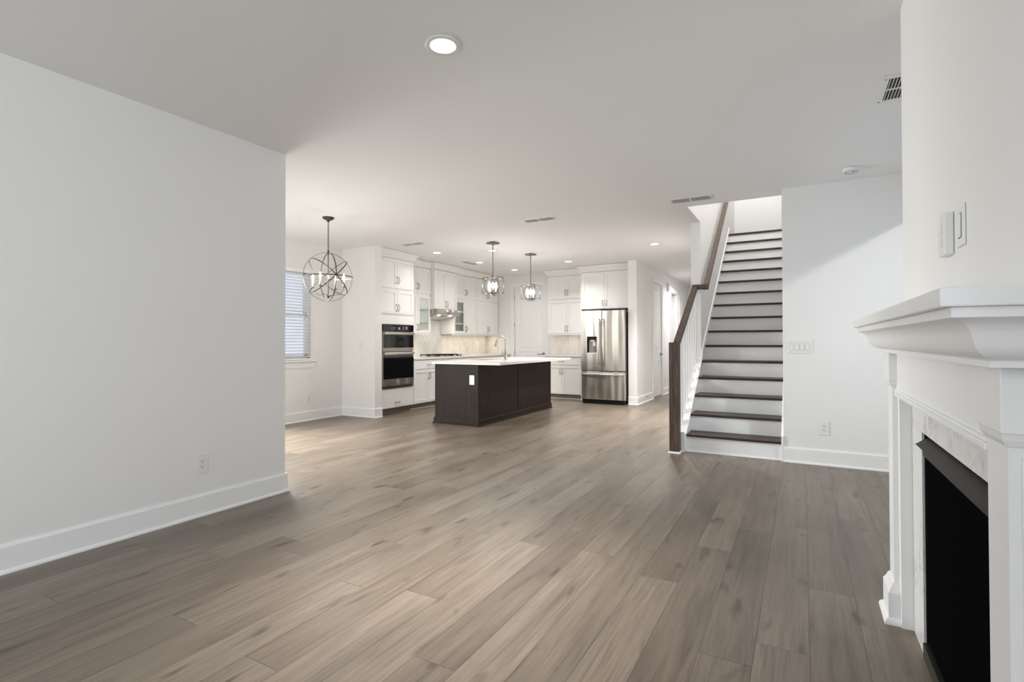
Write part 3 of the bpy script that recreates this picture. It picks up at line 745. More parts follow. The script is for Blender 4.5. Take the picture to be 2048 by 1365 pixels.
MB(TO).box((U0 + 0.004, 0.0242, 0.588), (U1 - 0.004, 0.027, 0.955)).build('window', BGLASS, ld)
MB(TO).box((U0 + 0.004, 0.0242, 0.957), (U1 - 0.004, 0.0262, 0.986)).build('door_trim', DSTEEL, ld)
h = MB(TO); h.box((U0 + 0.012, 0.045, 0.990), (U1 - 0.012, 0.062, 1.028), bevel=0.004)
for u in (U0 + 0.06, U1 - 0.06): h.box((u - 0.012, 0.022, 1.0), (u + 0.012, 0.047, 1.018))
h.build('handle', STEELP, ld)
b = MB(TO)
b.prism([(6.735, 0.548), (6.748, 0.515), (6.757, 0.53), (6.768, 0.552), (6.755, 0.54), (6.748, 0.545)], 0.0241, 0.0255, 1); b.build('emblem', MARK, ld)
b = MB(TO); b.box((U0, 0.0, 0.432), (U1, 0.012, 0.470), DSTEEL)
for z in (0.440, 0.450, 0.460): b.box((U0 + 0.01, 0.012, z), (U1 - 0.01, 0.018, z + 0.004), STEELP)
b.build('vent_grille', None, ov)

FS = 0.9704
TFr = lambda u, w, z: (u * FS, 9.52 - w, EYE + (z - EYE) * FS)
fr = thing('refrigerator', 'stainless french door refrigerator with water dispenser and bottom freezer', 'refrigerator', (-3.33, 9.9, 0))
MB(TFr).box((-3.875, -0.90, 0.03), (-2.995, -0.075, 1.79)).build('fridge_body', DGRAY, fr)
MB(TFr).box((-3.86, -0.88, -0.0369), (-3.01, -0.02, 0.045)).build('base_grille', BLACK, fr)
def recess_door(T, u0, u1, z0, z1, w0, w1, r0, r1, rz0, rz1, dep):
    b = MB(T); us = [u0, r0, r1, u1]; zs = [z0, rz0, rz1, z1]
    G = [[b.bm.verts.new(T(u, w1, z)) for z in zs] for u in us]
    for i in range(3):
        for j in range(3):
            if not (i == 1 and j == 1): b.bm.faces.new([G[i][j], G[i + 1][j], G[i + 1][j + 1], G[i][j + 1]])
    Q = [G[1][1], G[2][1], G[2][2], G[1][2]]; R = [b.bm.verts.new(T(u, w1 - dep, z)) for u, z in ((r0, rz0), (r1, rz0), (r1, rz1), (r0, rz1))]
    for i in range(4): b.bm.faces.new([Q[i], Q[(i + 1) % 4], R[(i + 1) % 4], R[i]])
    b.bm.faces.new(R)
    K = [b.bm.verts.new(T(u, w0, z)) for u, z in ((u0, z0), (u1, z0), (u1, z1), (u0, z1))]; b.bm.faces.new(K)
    F = [G[0][0], G[3][0], G[3][3], G[0][3]]
    edge = [[G[i][0] for i in range(4)], [G[3][j] for j in range(4)], [G[i][3] for i in (3, 2, 1, 0)], [G[0][j] for j in (3, 2, 1, 0)]]
    for i in range(4): b.bm.faces.new(edge[i] + [K[(i + 1) % 4], K[i]])
    return b
ldr = recess_door(TFr, -3.880, -3.455, 0.617, 1.813, -0.07, 0, -3.758, -3.552, 0.962, 1.298, 0.055).build('door', STEEL, fr)
dsp = MB(TFr); dsp.box((-3.757, -0.054, 1.235), (-3.553, -0.002, 1.297)); dsp.box((-3.757, -0.054, 0.965), (-3.735, -0.030, 1.235)); dsp = dsp.build('dispenser', BLACK, ldr)
MB(TFr).box((-3.735, -0.0545, 0.965), (-3.553, -0.050, 1.235)).build('recess_liner', LINER, dsp)
MB(TFr).box((-3.695, -0.045, 1.197), (-3.61, -0.02, 1.238), bevel=0.003).build('nozzle', PLATE, dsp)
MB(TFr).box((-3.65, -0.048, 1.105), (-3.58, -0.03, 1.19), bevel=0.003).build('paddle', PLATE, dsp)
MB(TFr).box((-3.757, -0.05, 0.963), (-3.553, 0.004, 0.975)).build('drip_tray', STEELP, dsp)
rdr = MB(TFr).box((-3.448, -0.07, 0.617), (-2.990, 0, 1.813), bevel=0.010).build('door', STEEL, fr)
b = MB(TFr)
for i, u in enumerate((-3.125, -3.105, -3.09, -3.072, -3.055)): b.box((u, 0.0003, 1.745), (u + 0.010, 0.0012, 1.757))
b.build('name_mark', MARK, rdr)
fz = MB(TFr).box((-3.880, -0.07, 0.05), (-2.990, 0, 0.602), bevel=0.010).build('freezer_drawer', STEEL, fr)
def bow(T, p0, p1, bulge, r, parent, n=11, flat=(1, 1)):
    b = MB(T); pts = []
    for i in range(n):
        t = i / (n - 1); pts.append((p0[0] + (p1[0] - p0[0]) * t, 0.012 + bulge * math.sin(PI * t) ** 0.55, p0[1] + (p1[1] - p0[1]) * t))
    b.tube(pts, r, 10, flat=flat); return b.build('handle', STEELP, parent)
bow(TFr, (-3.492, 0.745), (-3.492, 1.64), 0.05, 0.015, ldr); bow(TFr, (-3.412, 0.745), (-3.412, 1.64), 0.05, 0.015, rdr); bow(TFr, (-3.86, 0.552), (-3.01, 0.552), 0.05, 0.02, fz)
for u in (-3.80, -3.07): MB(TFr).box((u - 0.05, -0.14, 1.79), (u + 0.05, -0.03, 1.825), bevel=0.005).build('hinge_cover', DGRAY, fr)

TWl = face_px(NK)
hd = thing('range_hood', 'stainless under cabinet range hood with lit lamps', 'range hood', (-6.37, 8.39, 1.66))
MB(TWl).prism([(0.012, 1.656), (0.08, 1.655), (0.48, 1.735), (0.505, 1.735), (0.505, 1.80), (0.49, 1.830), (0.012, 1.830)], 8.014, 8.766, 0).build('hood_shell', STEEL, hd)
MB(TWl).box((8.34, 0.505, 1.752), (8.44, 0.5065, 1.772)).build('control_strip', DSTEEL, hd)
for u in (8.20, 8.58): MB(TWl).tube([(u, 0.40, 1.722), (u, 0.401, 1.716)], 0.032, 16).build('lamp', HOODL, hd)
MB(TWl).prism([(0.10, 1.654), (0.36, 1.706), (0.36, 1.703), (0.10, 1.651)], 8.08, 8.70, 0).build('filter', STEELP, hd)

ck = thing('gas_cooktop', 'black and steel gas cooktop set into the long counter', 'cooktop', (-6.28, 8.395, 0.912))
MB().box((-6.545, 8.0, 0.9125), (-6.03, 8.79, 0.922), bevel=0.003).build('cooktop_plate', STEEL, ck)
for y0, y1 in ((8.02, 8.23), (8.24, 8.45), (8.46, 8.67)):
    b = MB()
    for x in (-6.52, -6.30, -6.08): b.box((x - 0.008, y0, 0.940), (x + 0.008, y1, 0.956))
    for y in (y0, (y0 + y1) / 2 - 0.008, y1 - 0.016): b.box((-6.528, y, 0.940), (-6.072, y + 0.016, 0.956))
    for x in (-6.52, -6.08):
        for y in (y0 + 0.008, y1 - 0.008): b.box((x - 0.008, y - 0.008, 0.922), (x + 0.008, y + 0.008, 0.941))
    b.build('grate', IRON, ck)
for x in (-6.41, -6.19):
    for y in (8.125, 8.565): MB().lathe([(0.045, 0), (0.045, 0.008), (0.03, 0.010), (0.03, 0.016), (0, 0.016)], (x, y, 0.922), 16).build('burner', BLACK, ck)
for x in (-6.46, -6.36, -6.26, -6.16, -6.07): MB().lathe([(0.019, 0), (0.017, 0.022), (0, 0.023)], (x, 8.73, 0.922), 14).build('knob', BLACK, ck)

# ------------------------------------------------------------------ island
isl = thing('kitchen_island', 'dark espresso wood kitchen island with flat panels', 'island', (-4.38, 7.4, 0))
b = MB(); b.box((-4.755, 6.20, 0.0), (-4.015, 8.61, 0.66)); b.box((-4.755, 6.20, 0.66), (-4.015, 6.93, 0.877)); b.box((-4.755, 7.72, 0.66), (-4.015, 8.61, 0.877)); b.box((-4.755, 6.93, 0.66), (-4.715, 7.72, 0.877)); b.box((-4.34, 6.93, 0.66), (-4.015, 7.72, 0.877))
b.build('island_body', ESP, isl)
MB().box((-4.765, 6.190, 0.0), (-4.003, 6.2, 0.877), bevel=0.002).build('end_panel', ESP, isl)
MB().box((-4.015, 6.195, 0.0), (-4.003, 7.362, 0.877), bevel=0.002).build('side_panel', ESP, isl)
MB().box((-4.015, 7.378, 0.0), (-4.003, 8.62, 0.877), bevel=0.002).build('side_panel', ESP, isl)
MB().mold([(-4.765, 8.62), (-4.765, 6.19), (-4.003, 6.19), (-4.003, 8.62)], [(0, 0), (0.032, 0), (0.030, 0.010), (0.020, 0.018), (0.015, 0.022), (0.015, 0.082), (0.006, 0.095), (0, 0.098)]).build('base_molding', ESP, isl)
b = MB()
xs = [-4.80, -4.70, -4.36, -3.625]; ys = [6.155, 6.95, 7.70, 8.655]; z0, z1 = 0.878, 0.912
for i in range(3):
    for j in range(3):
        if i == 1 and j == 1: continue
        b.box((xs[i], ys[j], z0), (xs[i + 1], ys[j + 1], z1))
bmesh.ops.remove_doubles(b.bm, verts=b.bm.verts, dist=1e-5)
inner = [f for f in b.bm.faces if all(len(e.link_faces) > 2 for e in f.edges) and False]
tag(b.build('island_countertop', QUARTZ), 'white quartz slab overhanging the dark island', 'countertop')
b = MB()
b.box((-4.70, 6.95, 0.70), (-4.36, 7.70, 0.705)); b.box((-4.705, 6.945, 0.70), (-4.70, 7.705, 0.8775)); b.box((-4.36, 6.945, 0.70), (-4.355, 7.705, 0.8775)); b.box((-4.70, 6.945, 0.70), (-4.36, 6.95, 0.8775)); b.box((-4.70, 7.70, 0.70), (-4.36, 7.705, 0.8775))
sk_ = tag(b.build('kitchen_sink', STEEL), 'stainless undermount sink sunk into the island top', 'sink')
MB().lathe([(0.04, 0), (0.04, 0.003), (0, 0.003)], (-4.53, 7.32, 0.7052), 16).build('drain', DSTEEL, sk_)
fa = thing('kitchen_faucet', 'brushed nickel gooseneck faucet standing on the island top', 'faucet', (-4.23, 7.36, 0.912))
fx, fy = -4.23, 7.36
MB().lathe([(0.030, 0), (0.030, 0.006), (0.024, 0.010), (0.024, 0.13), (0.020, 0.14), (0.015, 0.15), (0, 0.15)], (fx, fy, 0.9125), 18).build('faucet_body', FAUCET, fa)
pts = [(fx, fy, 1.05), (fx, fy, 1.20)]
for k in range(1, 13):
    t = PI * k / 12 * 0.97; pts.append((fx - 0.085 + 0.085 * math.cos(t), fy, 1.205 + 0.085 * math.sin(t)))
MB().tube(pts, 0.0125, 12).build('spout', FAUCET, fa)
ex, ez = pts[-1][0], pts[-1][2]
MB().tube([(ex, fy, ez + 0.005), (ex - 0.012, fy, ez - 0.04), (ex - 0.022, fy, ez - 0.085)], [0.014, 0.017, 0.020], 12).build('spray_head', FAUCET, fa)
MB().tube([(fx, fy, 0.985), (fx - 0.05, fy - 0.01, 0.99), (fx - 0.062, fy - 0.012, 1.07)], [0.009, 0.008, 0.006], 10).build('lever', FAUCET, fa)

# ------------------------------------------------------------------ fireplace
fp = thing('fireplace', 'white wood mantel fireplace with marble surround and black firebox', 'fireplace', (0.35, 2.08, 0))
XM = BUMP - 0.010
MB().box((0.218, 1.195, 1.271), (BUMP - 0.0005, 3.03, 1.307), bevel=0.003).build('mantel_shelf', TRIM, fp)
cpath = [(BUMP - 0.001, 1.283), (0.313, 1.283), (0.313, 2.935), (BUMP - 0.001, 2.935)][::-1]
prof = [(0, 1.160), (0.010, 1.160), (0.010, 1.172), (0.006, 1.174)]
for k in range(1, 33):
    t = k / 32; prof.append((0.006 + 0.068 * (t + math.sin(2 * PI * t) / (2 * PI) * 0.5), 1.174 + 0.076 * (t - math.sin(2 * PI * t) / (2 * PI) * 0.5)))
prof += [(0.078, 1.252), (0.078, 1.2705), (0, 1.2705)]
MB().mold(cpath, prof).build('crown_molding', TRIM, fp)
fz_ = MB(); fz_.box((0.352, 1.33, 0.985), (BUMP - 0.0005, 2.88, 1.165)); fz_.box((0.345, 1.33, 0.985), (0.352, 2.88, 1.0)); fz_.box((0.338, 1.46, 0.975), (0.36, 2.72, 0.992), bevel=0.003)
fz_.build('frieze', TRIM, fp)
def pilaster(y0, y1, inner):
    p = MB().box((0.338, y0 + 0.018, 0.0), (BUMP - 0.0005, y1 - 0.018, 1.165)).build('pilaster', TRIM, fp)
    a, c = (y0 + 0.01, inner) if inner > y1 else (inner, y1 - 0.01)
    MB().box((0.356, a, 0.0), (BUMP - 0.0005, c, 0.99)).build('stile', TRIM, p)
    MB().box((0.324, y0, 1.035), (BUMP - 0.0005, y1, 1.161), bevel=0.002).build('capital', TRIM, p)
    pth = [(BUMP - 0.002, y0 + 0.018), (0.338, y0 + 0.018), (0.338, y1 - 0.018), (BUMP - 0.002, y1 - 0.018)][::-1]
    MB().mold(pth, [(0, 1.008), (0.004, 1.010), (0.010, 1.022), (0.013, 1.035), (0, 1.035)]).build('capital_molding', TRIM, p)
    MB().mold(pth, [(0, 0), (0.040, 0), (0.039, 0.010), (0.033, 0.020), (0.024, 0.026), (0.024, 0.130), (0.018, 0.140), (0.012, 0.152), (0.010, 0.160), (0.004, 0.170), (0, 0.172)]).build('plinth', TRIM, p)
pilaster(2.745, 2.905, 2.715); pilaster(1.30, 1.46, 1.49)
ms = MB()
ms.box((XM, 1.48, 0.858), (BUMP - 0.0005, 2.725, 0.990)); ms.box((XM, 2.515, 0.0), (BUMP - 0.0005, 2.725, 0.8575)); ms.box((XM, 1.48, 0.0), (BUMP - 0.0005, 1.60, 0.8575))
ms.build('marble_surround', MARBLE, fp)
fb = MB()
fb.box((0.62, 1.605, 0.02), (0.64, 2.512, 0.855)); fb.box((0.405, 2.505, 0.02), (0.64, 2.513, 0.855)); fb.box((0.405, 1.605, 0.02), (0.64, 1.613, 0.855)); fb.box((0.405, 1.605, 0.0), (0.64, 2.513, 0.03)); fb.box((0.43, 1.605, 0.845), (0.64, 2.513, 0.855))
fb.build('firebox', BLACK, fp)
MB().box((0.4095, 1.618, 0.06), (0.413, 2.50, 0.80)).build('fire_screen', pm('fire_screen_mesh', (0.004, 0.004, 0.0045), 0.9, spec=0.0), fp)
ht = MB(); ht.prism([(0.372, 0.838), (0.376, 0.834), (0.43, 0.856), (0.43, 0.862), (0.425, 0.862)], 1.612, 2.507, 0) if False else None
hp = [(0.376, 0.812), (0.380, 0.809), (0.424, 0.838), (0.424, 0.846)]
hb = MB(); 
A = [hb.bm.verts.new((x, 1.612, z)) for x, z in hp]; B = [hb.bm.verts.new((x, 2.505, z)) for x, z in hp]
hb.bm.faces.new(A); hb.bm.faces.new(B[::-1])
for i in range(4): hb.bm.faces.new([A[i], B[i], B[(i + 1) % 4], A[(i + 1) % 4]])
hb.build('heat_hood', HOODM, fp)
MB().box((0.400, 1.612, 0.770), (0.408, 2.505, 0.800)).build('face_trim', HOODM, fp)
MB().box((0.394, 1.605, 0.0), (0.412, 2.512, 0.055)).build('bottom_trim', DGRAY, fp)

# ------------------------------------------------------------------ lamps
can_l = 'recessed ceiling light '
def can(loc, label):
    r = thing('recessed_light', label, 'ceiling light', loc, 'recessed ceiling lights')
    x, y, z = loc
    MB().lathe([(0.095, -0.001), (0.092, -0.006), (0.068, -0.008), (0.064, -0.004), (0.064, -0.001)], loc, 28).build('trim_ring', VENTW, r)
    MB().lathe([(0.063, -0.003), (0.05, -0.0055), (0, -0.006)], loc, 24).build('lens', LENS, r)
    return r
c0 = can((-1.60, 2.147, CEIL), 'recessed ceiling light over the open living area, nearest of all')
for (x, y), lb in (((-5.46, 7.15), 'recessed ceiling light in front of the glass door cabinet by the oven'), ((-5.43, 8.45), 'recessed ceiling light in front of the range hood cabinet'), ((-4.52, 7.44), 'recessed ceiling light seen behind the nearer pendant rod'), ((-5.36, 9.72), 'small recessed ceiling light close to the pantry door'), ((-3.90, 9.2), 'recessed ceiling light above the refrigerator cabinet'), ((-2.01, 8.2), 'recessed ceiling light at the hallway entrance past the island'), ((-1.6, -0.9), 'added recessed fill light behind the viewer in the living area'), ((-2.0, 12.6), 'added unseen fill light deep in the hallway beyond the stairs'), ((-3.9, 13.0), 'added unseen fill light in the room behind the hallway opening')):
    dup(c0, (x, y, CEIL), label=lb)  # behind-viewer, hallway and side-room fixtures are added, out of view
def down(name, x, y, power, color=SOFT, size=0.12, spread=150):
    d = bpy.data.lights.new(name, 'AREA'); d.shape = 'DISK'; d.size = size; d.energy = power; d.color = color; d.spread = math.radians(spread)
    o = bpy.data.objects.new(name, d); COL.objects.link(o); o.location = (x, y, CEIL - 0.012); return o
down('can_and_fill_glow', -1.60, 2.147, 15, spread=64)
down('can_and_fill_glow', -1.6, -0.9, 8, spread=165)  # fill added behind the viewer, no lamp known there
for x, y in ((-5.46, 7.15), (-5.43, 8.45), (-4.52, 7.44), (-5.36, 9.72), (-3.90, 9.2), (-2.01, 8.2)): down('can_and_fill_glow', x, y, 68 if x > -3 else 13 if y > 9 and x > -5 else 4.2 if x < -5 else 20, SOFT, spread=120 if x > -3 else 135)
down('can_and_fill_glow', -2.0, 12.6, 30, SOFT, spread=150); down('can_and_fill_glow', -3.9, 13.0, 25, SOFT)  # unseen lights added to brighten the hallway and the room off it
for y0, y1 in ((7.2, 7.95), (8.85, 9.62), (9.72, 10.5)):
    area('undercabinet_glow', (-6.42, (y0 + y1) / 2, 1.333), (0, 0, 0), 0.06, y1 - y0, 1.1, (1.0, 0.83, 0.62))
area('undercabinet_glow', (-4.39, 10.42, 1.333), (0, 0, 0), 0.7, 0.06, 0.5, (1.0, 0.88, 0.72))
for y, z, pw in ((7.80, 2.07, 0.26), (8.95, 2.07, 0.5), (7.80, 1.825, 0.16), (8.95, 1.825, 0.35), (7.80, 1.57, 0.14), (8.95, 1.57, 0.3)): area('cabinet_fill', (-6.42, y, z), (0, 0, 0), 0.10, 0.10, pw, SOFT)  # fill added to brighten the glass cabinet interiors; no fixtures there
area('hood_glow', (-6.2, 8.39, 1.69), (0, 0, 0), 0.05, 0.45, 1.8, (1.0, 0.93, 0.82))

# globe chandelier
CX, CY, CZ, CR = -5.065, 4.46, 2.002, 0.297
ch = thing('globe_chandelier', 'bronze globe chandelier of crossed hoops with four candle bulbs', 'chandelier', (CX, CY, CEIL))
MB().lathe([(0.068, 0), (0.068, -0.012), (0.055, -0.022), (0.03, -0.034), (0.014, -0.046), (0.010, -0.06), (0, -0.06)], (CX, CY, CEIL - 0.0005), 24).build('canopy', BRONZE, ch)
b = MB(); z = CEIL - 0.058; k = 0
while z > CZ + CR + 0.03:
    a = (1, 0) if k % 2 == 0 else (0, 1)
    b.tube([(CX + a[0] * 0.008 * math.cos(t), CY + a[1] * 0.008 * math.cos(t), z - 0.014 + 0.019 * math.sin(t)) for t in [2 * PI * i / 10 for i in range(10)]], 0.0026, 6, closed=True); z -= 0.029; k += 1
b.build('chain', BRONZE, ch)
ax = math.radians(-23.3); P = Vector((math.cos(ax), math.sin(ax), 0)); Q = Vector((-math.sin(ax), math.cos(ax), 0)); Z = Vector((0, 0, 1))
for nrm, rr in ((P, CR), (Q, CR - 0.004), (Z, CR - 0.008), ((Q + Z), CR - 0.002), ((Q - Z), CR - 0.006)):
    MB().ring((CX, CY, CZ), rr, nrm, 0.0038).build('hoop', BRONZE, ch)
MB().tube([(CX, CY, CZ + CR + 0.03), (CX, CY, CZ + CR - 0.02)], 0.011, 10).build('top_stem', BRONZE, ch)
b = MB(); b.tube([(CX, CY, CZ + CR), (CX, CY, CZ - 0.22)], 0.006, 8); b.lathe([(0.0, -0.03), (0.012, -0.022), (0.018, -0.005), (0.034, 0.0), (0.034, 0.012), (0.012, 0.022), (0, 0.022)], (CX, CY, CZ - 0.235), 16)
b.build('center_stem', GUN, ch)
vr = Vector((0.66, 0.75, 0)); vf = Vector((0.75, -0.66, 0))
for k in range(4):
    t = math.radians(26.5 + 90 * k); d = vr * math.cos(t) + vf * math.sin(t); R_ = 0.200
    pts = []
    for i in range(9):
        s = i / 8; a = s * PI / 2
        pts.append((CX + d.x * R_ * math.sin(a) ** 0.9, CY + d.y * R_ * math.sin(a) ** 0.9, CZ - 0.228 + 0.10 * (1 - math.cos(a)) ** 1.2))
    ex, ey, ez = pts[-1]
    arm = MB().tube(pts, 0.0045, 8).build('arm', GUN, ch)
    MB().lathe([(0.008, -0.004), (0.026, 0.0), (0.027, 0.006), (0.010, 0.008), (0, 0.008)], (ex, ey, ez), 14).build('drip_pan', GUN, arm)
    MB().lathe([(0.0105, 0.008), (0.0105, 0.095), (0, 0.095)], (ex, ey, ez), 12).build('candle', CANDLE, arm)
    MB().lathe([(0.007, 0.095), (0.014, 0.118), (0.013, 0.130), (0.006, 0.155), (0, 0.168)], (ex, ey, ez), 12).build('bulb', BULB, arm)

# lantern pendants over the island
def pendant(x, y, zc, label):
    r = thing('lantern_pendant', label, 'pendant light', (x, y, CEIL), 'lantern pendants over the island')
    a0 = math.radians(31)
    def corner(k, rad): return (x + rad * math.cos(a0 + k * PI / 2), y + rad * math.sin(a0 + k * PI / 2))
    MB().prism([corner(k, 0.10) for k in range(4)], CEIL - 0.024, CEIL - 0.0005, 2).build('canopy', GUN, r)
    MB().tube([(x, y, CEIL - 0.022), (x, y, zc + 0.135)], 0.0065, 8).build('rod', GUN, r)
    zt, zb, rad = zc + 0.120, zc - 0.112, 0.165
    b = MB()
    for k in range(4):
        p, q = corner(k, rad), corner(k + 1, rad)
        b.tube([(*p, zt), (*q, zt)], 0.0045, 6); b.tube([(*p, zb), (*q, zb)], 0.0045, 6); b.tube([(*p, zb - 0.004), (*p, zt + 0.004)], 0.0045, 6)
        b.tube([(*p, zt), (x, y, zc + 0.15)], 0.005, 6)
    b.build('cage', GUN, r)
    for k in (0.5, 1.5):
        t = a0 + k * PI / 2 - 0.25; MB().ring((x, y, zc), 0.149, (math.cos(t), math.sin(t), 0), 0.0048, seg=40).build('orb_ring', GUN, r)
    MB().lathe([(0.0, -0.028), (0.02, -0.024), (0.045, -0.012), (0.045, 0.0), (0.02, 0.004), (0, 0.004)], (x, y, zc - 0.105), 18).build('socket_plate', GUN, r)
    for k in range(3):
        t = math.radians(61) + 2 * PI * k / 3; bx, by = x + 0.055 * math.cos(t), y + 0.055 * math.sin(t)
        cd = MB().lathe([(0.009, 0), (0.009, 0.06), (0, 0.06)], (bx, by, zc - 0.10), 10).build('candle', CANDLE, r)
        MB().lathe([(0.008, 0.0), (0.021, 0.028), (0.020, 0.050), (0.008, 0.088), (0, 0.102)], (bx, by, zc - 0.04), 12).build('bulb', PBULB, cd)
    return r
pendant(-4.156, 6.85, 2.062, 'metal cage lantern pendant over the near end of the island')
pendant(-4.132, 8.08, 2.058, 'metal cage lantern pendant over the far end, by the pantry door')

# ------------------------------------------------------------------ vents, detector, plates
def vent(loc, ln, wd, label, rot=0, mat=VENTG, n=7, bars=1, flange=0.022):
    r = thing('ceiling_vent', label, 'vent', loc)
    b = MB(); t = 0.007; hx, hy = ln / 2, wd / 2; f = flange
    b.box((-hx, -hy, -t), (hx, -hy + f, -0.0005)); b.box((-hx, hy - f, -t), (hx, hy, -0.0005)); b.box((-hx, -hy + f, -t), (-hx + f + 0.012, hy - f, -0.0005)); b.box((hx - f - 0.012, -hy + f, -t), (hx, hy - f, -0.0005))
    for k in range(bars):
        c = -hx + ln * (k + 1) / (bars + 1); b.box((c - 0.007, -hy + f, -0.0125), (c + 0.007, hy - f, -0.0005))
    loc_ = Vector(loc); b.T = ident
    bmesh.ops.translate(b.bm, verts=b.bm.verts, vec=loc_)
    b.build('frame', VENTW, r)
    b = MB(); b.box((-hx + f, -hy + f, -0.0025), (hx - f, hy - f, -0.001), VENTD)
    for k in range(n):
        y = -hy + f + (wd - 2 * f) * (k + 0.5) / n; s = (wd - 2 * f) / n * 0.36
        b.prism([(y - s, -0.0028), (y + s, -0.010), (y + s, -0.0115), (y - s, -0.0045)], -hx + f, hx - f, 0, mat)
    bmesh.ops.translate(b.bm, verts=b.bm.verts, vec=loc_)
    b.build('louvers', None, r)
    r.rotation_euler = (0, 0, rot)
    return r
vent((-2.86, 5.83, CEIL), 0.43, 0.16, 'white ceiling vent in the middle of the room before the island')
vent((-5.29, 6.32, CEIL), 0.42, 0.13, 'white ceiling vent by the oven tower')
vent((-5.62, 8.40, CEIL), 0.42, 0.16, 'white ceiling vent near the range hood cabinet', PI / 2)
vent((-1.035, 5.80, CEIL), 0.43, 0.17, 'white ceiling vent right before the stairwell opening')
# return grille beside the chimney breast: thin bars running front to back, one cross bar
rg = thing('return_grille', 'large white return air grille partly hidden by the chimney wall', 'vent', (0.63, 3.87, CEIL))
b = MB(); gx0, gx1, gy0, gy1 = 0.425, 0.835, 3.66, 4.04
for p, q in (((gx0, gy0), (gx1, gy0 + 0.03)), ((gx0, gy1 - 0.03), (gx1, gy1)), ((gx0, gy0 + 0.03), (gx0 + 0.03, gy1 - 0.03)), ((gx1 - 0.03, gy0 + 0.03), (gx1, gy1 - 0.03)), ((gx0 + 0.03, 3.842), (gx1 - 0.03, 3.856))):
    b.box((*p, CEIL - 0.008), (*q, CEIL - 0.0005))
b.build('frame', VENTW, rg)
b = MB(); b.box((gx0 + 0.02, gy0 + 0.02, CEIL - 0.003), (gx1 - 0.02, gy1 - 0.02, CEIL - 0.001), VENTD)
x = gx0 + 0.036
while x < gx1 - 0.03:
    b.prism([(x, CEIL - 0.004), (x + 0.0026, CEIL - 0.004), (x + 0.0036, CEIL - 0.0075), (x + 0.001, CEIL - 0.0075)], gy0 + 0.028, gy1 - 0.028, 1, VENTW); x += 0.0165
b.build('louvers', None, rg)
for x, y in ((gx0 + 0.012, gy0 + 0.03), (gx0 + 0.012, gy1 - 0.02)): MB().lathe([(0.005, 0), (0.004, -0.002), (0, -0.0025)], (x, y, CEIL - 0.008), 10).build('screw', SLOT, rg)
sd = tag(MB().lathe([(0.068, 0), (0.068, -0.010), (0.064, -0.026), (0.050, -0.036), (0, -0.038)], (0.39, 5.47, CEIL - 0.0005), 28).build('smoke_detector', PLATE), 'round white smoke detector on the ceiling near the stairs', 'smoke detector')
MB().lathe([(0.052, 0), (0.052, -0.004), (0.047, -0.004), (0.047, 0)], (0.39, 5.47, CEIL - 0.0345), 24).build('vent_ring', VENTG, sd)
MB().lathe([(0.010, 0), (0.009, -0.004), (0, -0.004)], (0.405, 5.452, CEIL - 0.038), 12).build('test_button', VENTG, sd)

# plates are made facing -Y with the plate centre at the origin, then copied and turned
def at_place(o, loc, rot): o.location = loc; o.rotation_euler = (0, 0, rot); return o
def outlet(loc, rot, label, w=0.084, h=0.135):
    o = MB().box((-w / 2, -0.006, -h / 2), (w / 2, -0.0005, h / 2), bevel=0.0025).build('wall_outlet', PLATE, origin=(0, 0, 0))
    for s in (-1, 1):
        zc = s * 0.0195
        b = MB(); b.box((-0.017, -0.0075, zc - 0.0145), (0.017, -0.006, zc + 0.0145), PLATE, bevel=0.0007)
        b.box((-0.0085, -0.0079, zc - 0.001), (-0.0055, -0.0074, zc + 0.008), SLOT); b.box((0.0055, -0.0079, zc - 0.001), (0.0085, -0.0074, zc + 0.007), SLOT); b.box((-0.003, -0.0079, zc - 0.010), (0.003, -0.0074, zc - 0.0045), SLOT)
        b.build('receptacle', None, o)
    tag(o, label, 'outlet'); return at_place(o, loc, rot)
o1 = outlet((LW, 2.123, 0.360), PI / 2, 'white duplex outlet low on the long left wall')
for loc, rot, lb in (((0.177, WR, 0.360), 0, 'white duplex outlet low on the wall beside the fireplace'), ((NK, 5.45, 0.352), PI / 2, 'white outlet low on the wall beneath the blinds'),
                     ((HALL, 12.03, 0.33), PI / 2, 'white outlet low on the hallway wall past its door'), ((NK + 0.0105, 9.36, 1.135), PI / 2, 'white outlet on the marble backsplash nearer the hood'),
                     ((NK + 0.0105, 10.18, 1.13), PI / 2, 'white outlet on the marble backsplash at the pantry corner'), ((-4.316, YB - 0.0105, 1.158), 0, 'white outlet on the backsplash beside the refrigerator'),
                     ((-4.107, 6.1895, 0.658), 0, 'white outlet on the dark end of the island')):
    dup(o1, loc, rot, lb)
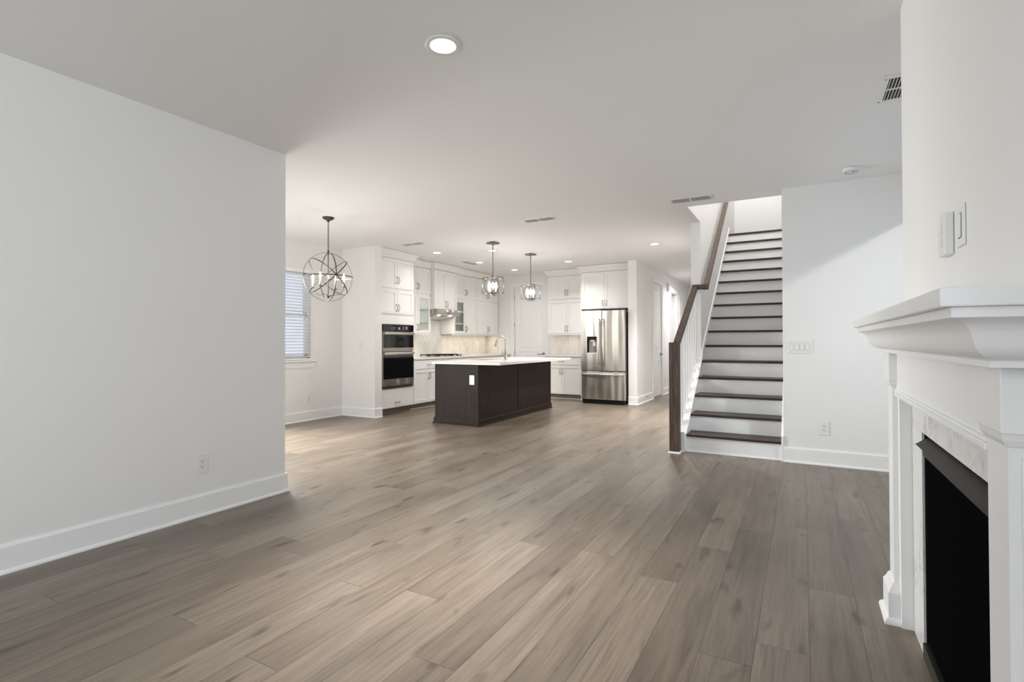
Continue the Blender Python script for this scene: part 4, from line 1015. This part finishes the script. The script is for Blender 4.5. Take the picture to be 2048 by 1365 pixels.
def switch(n, loc, rot, label, w, h=0.137):
    o = MB().box((-w / 2, -0.006, -h / 2), (w / 2, -0.0005, h / 2), bevel=0.0025).build('light_switch', PLATE, origin=(0, 0, 0))
    for k in range(n):
        xc = (k - (n - 1) / 2) * 0.046
        b = MB(); b.box((xc - 0.0175, -0.0066, -0.0345), (xc + 0.0175, -0.0062, 0.0345), VENTG); b.prism([(-0.006, -0.033), (-0.0115, -0.033), (-0.0075, 0.0), (-0.0085, 0.033), (-0.006, 0.033)], xc - 0.0162, xc + 0.0162, 0, PLATE)
        b.build('rocker', None, o)
    for k in range(n):
        xc = (k - (n - 1) / 2) * 0.046
        for z in (-0.05, 0.05): MB().tube([(xc, -0.006, z), (xc, -0.0068, z)], 0.003, 8).build('screw', VENTG, o)
    tag(o, label, 'light switch'); return at_place(o, loc, rot)
switch(4, (-0.026, WR, 1.150), 0, 'white four gang switch plate on the wall by the stairs', 0.222)
s1 = switch(1, (-6.212, 6.125, 1.148), 0, 'white single switch on the short wall near the oven tower', 0.078)
dup(s1, (HALL, 9.87, 1.147), PI / 2, 'white single switch on the hallway wall near the refrigerator')
s2 = tag(MB().box((-0.041, -0.006, -0.06), (0.041, -0.0005, 0.06), bevel=0.0025).build('light_switch', PLATE, origin=(0, 0, 0)), 'white switch plate with dark slot edge above the mantel', 'light switch')
b = MB(); b.box((-0.018, -0.0068, -0.036), (0.018, -0.0058, 0.036), SLOT); b.box((-0.0155, -0.0085, -0.034), (0.0155, -0.006, 0.034), PLATE, bevel=0.001); b.build('rocker', None, s2)
at_place(s2, (BUMP, 1.948, 1.543), -PI / 2)
s3 = tag(MB().box((-0.042, -0.024, -0.066), (0.042, -0.0005, 0.066), bevel=0.004).build('fireplace_control', PLATE, origin=(0, 0, 0)), 'thick white two button control box above the mantel', 'wall control')
for z in (-0.022, 0.018): MB().box((-0.014, -0.0262, z - 0.014), (0.014, -0.0242, z + 0.014), bevel=0.0009).build('button', PLATE, s3)
at_place(s3, (BUMP, 2.082, 1.540), -PI / 2)
tag(MB().box((HALL + 0.0005, 12.20, 2.36), (HALL + 0.06, 12.36, 2.54), bevel=0.012).build('door_chime', PLATE), 'white door chime box high on the hallway wall', 'door chime')
ds = thing('door_stop', 'small spring door stop on the hallway baseboard', 'door stop', (HALL + 0.015, 10.29, 0.1))
MB().tube([(HALL + 0.0155, 10.29, 0.1), (HALL + 0.085, 10.29, 0.1)], 0.006, 8).build('spring', NICKEL, ds)
MB().tube([(HALL + 0.085, 10.29, 0.1), (HALL + 0.097, 10.29, 0.1)], 0.009, 8).build('tip', PLATE, ds)
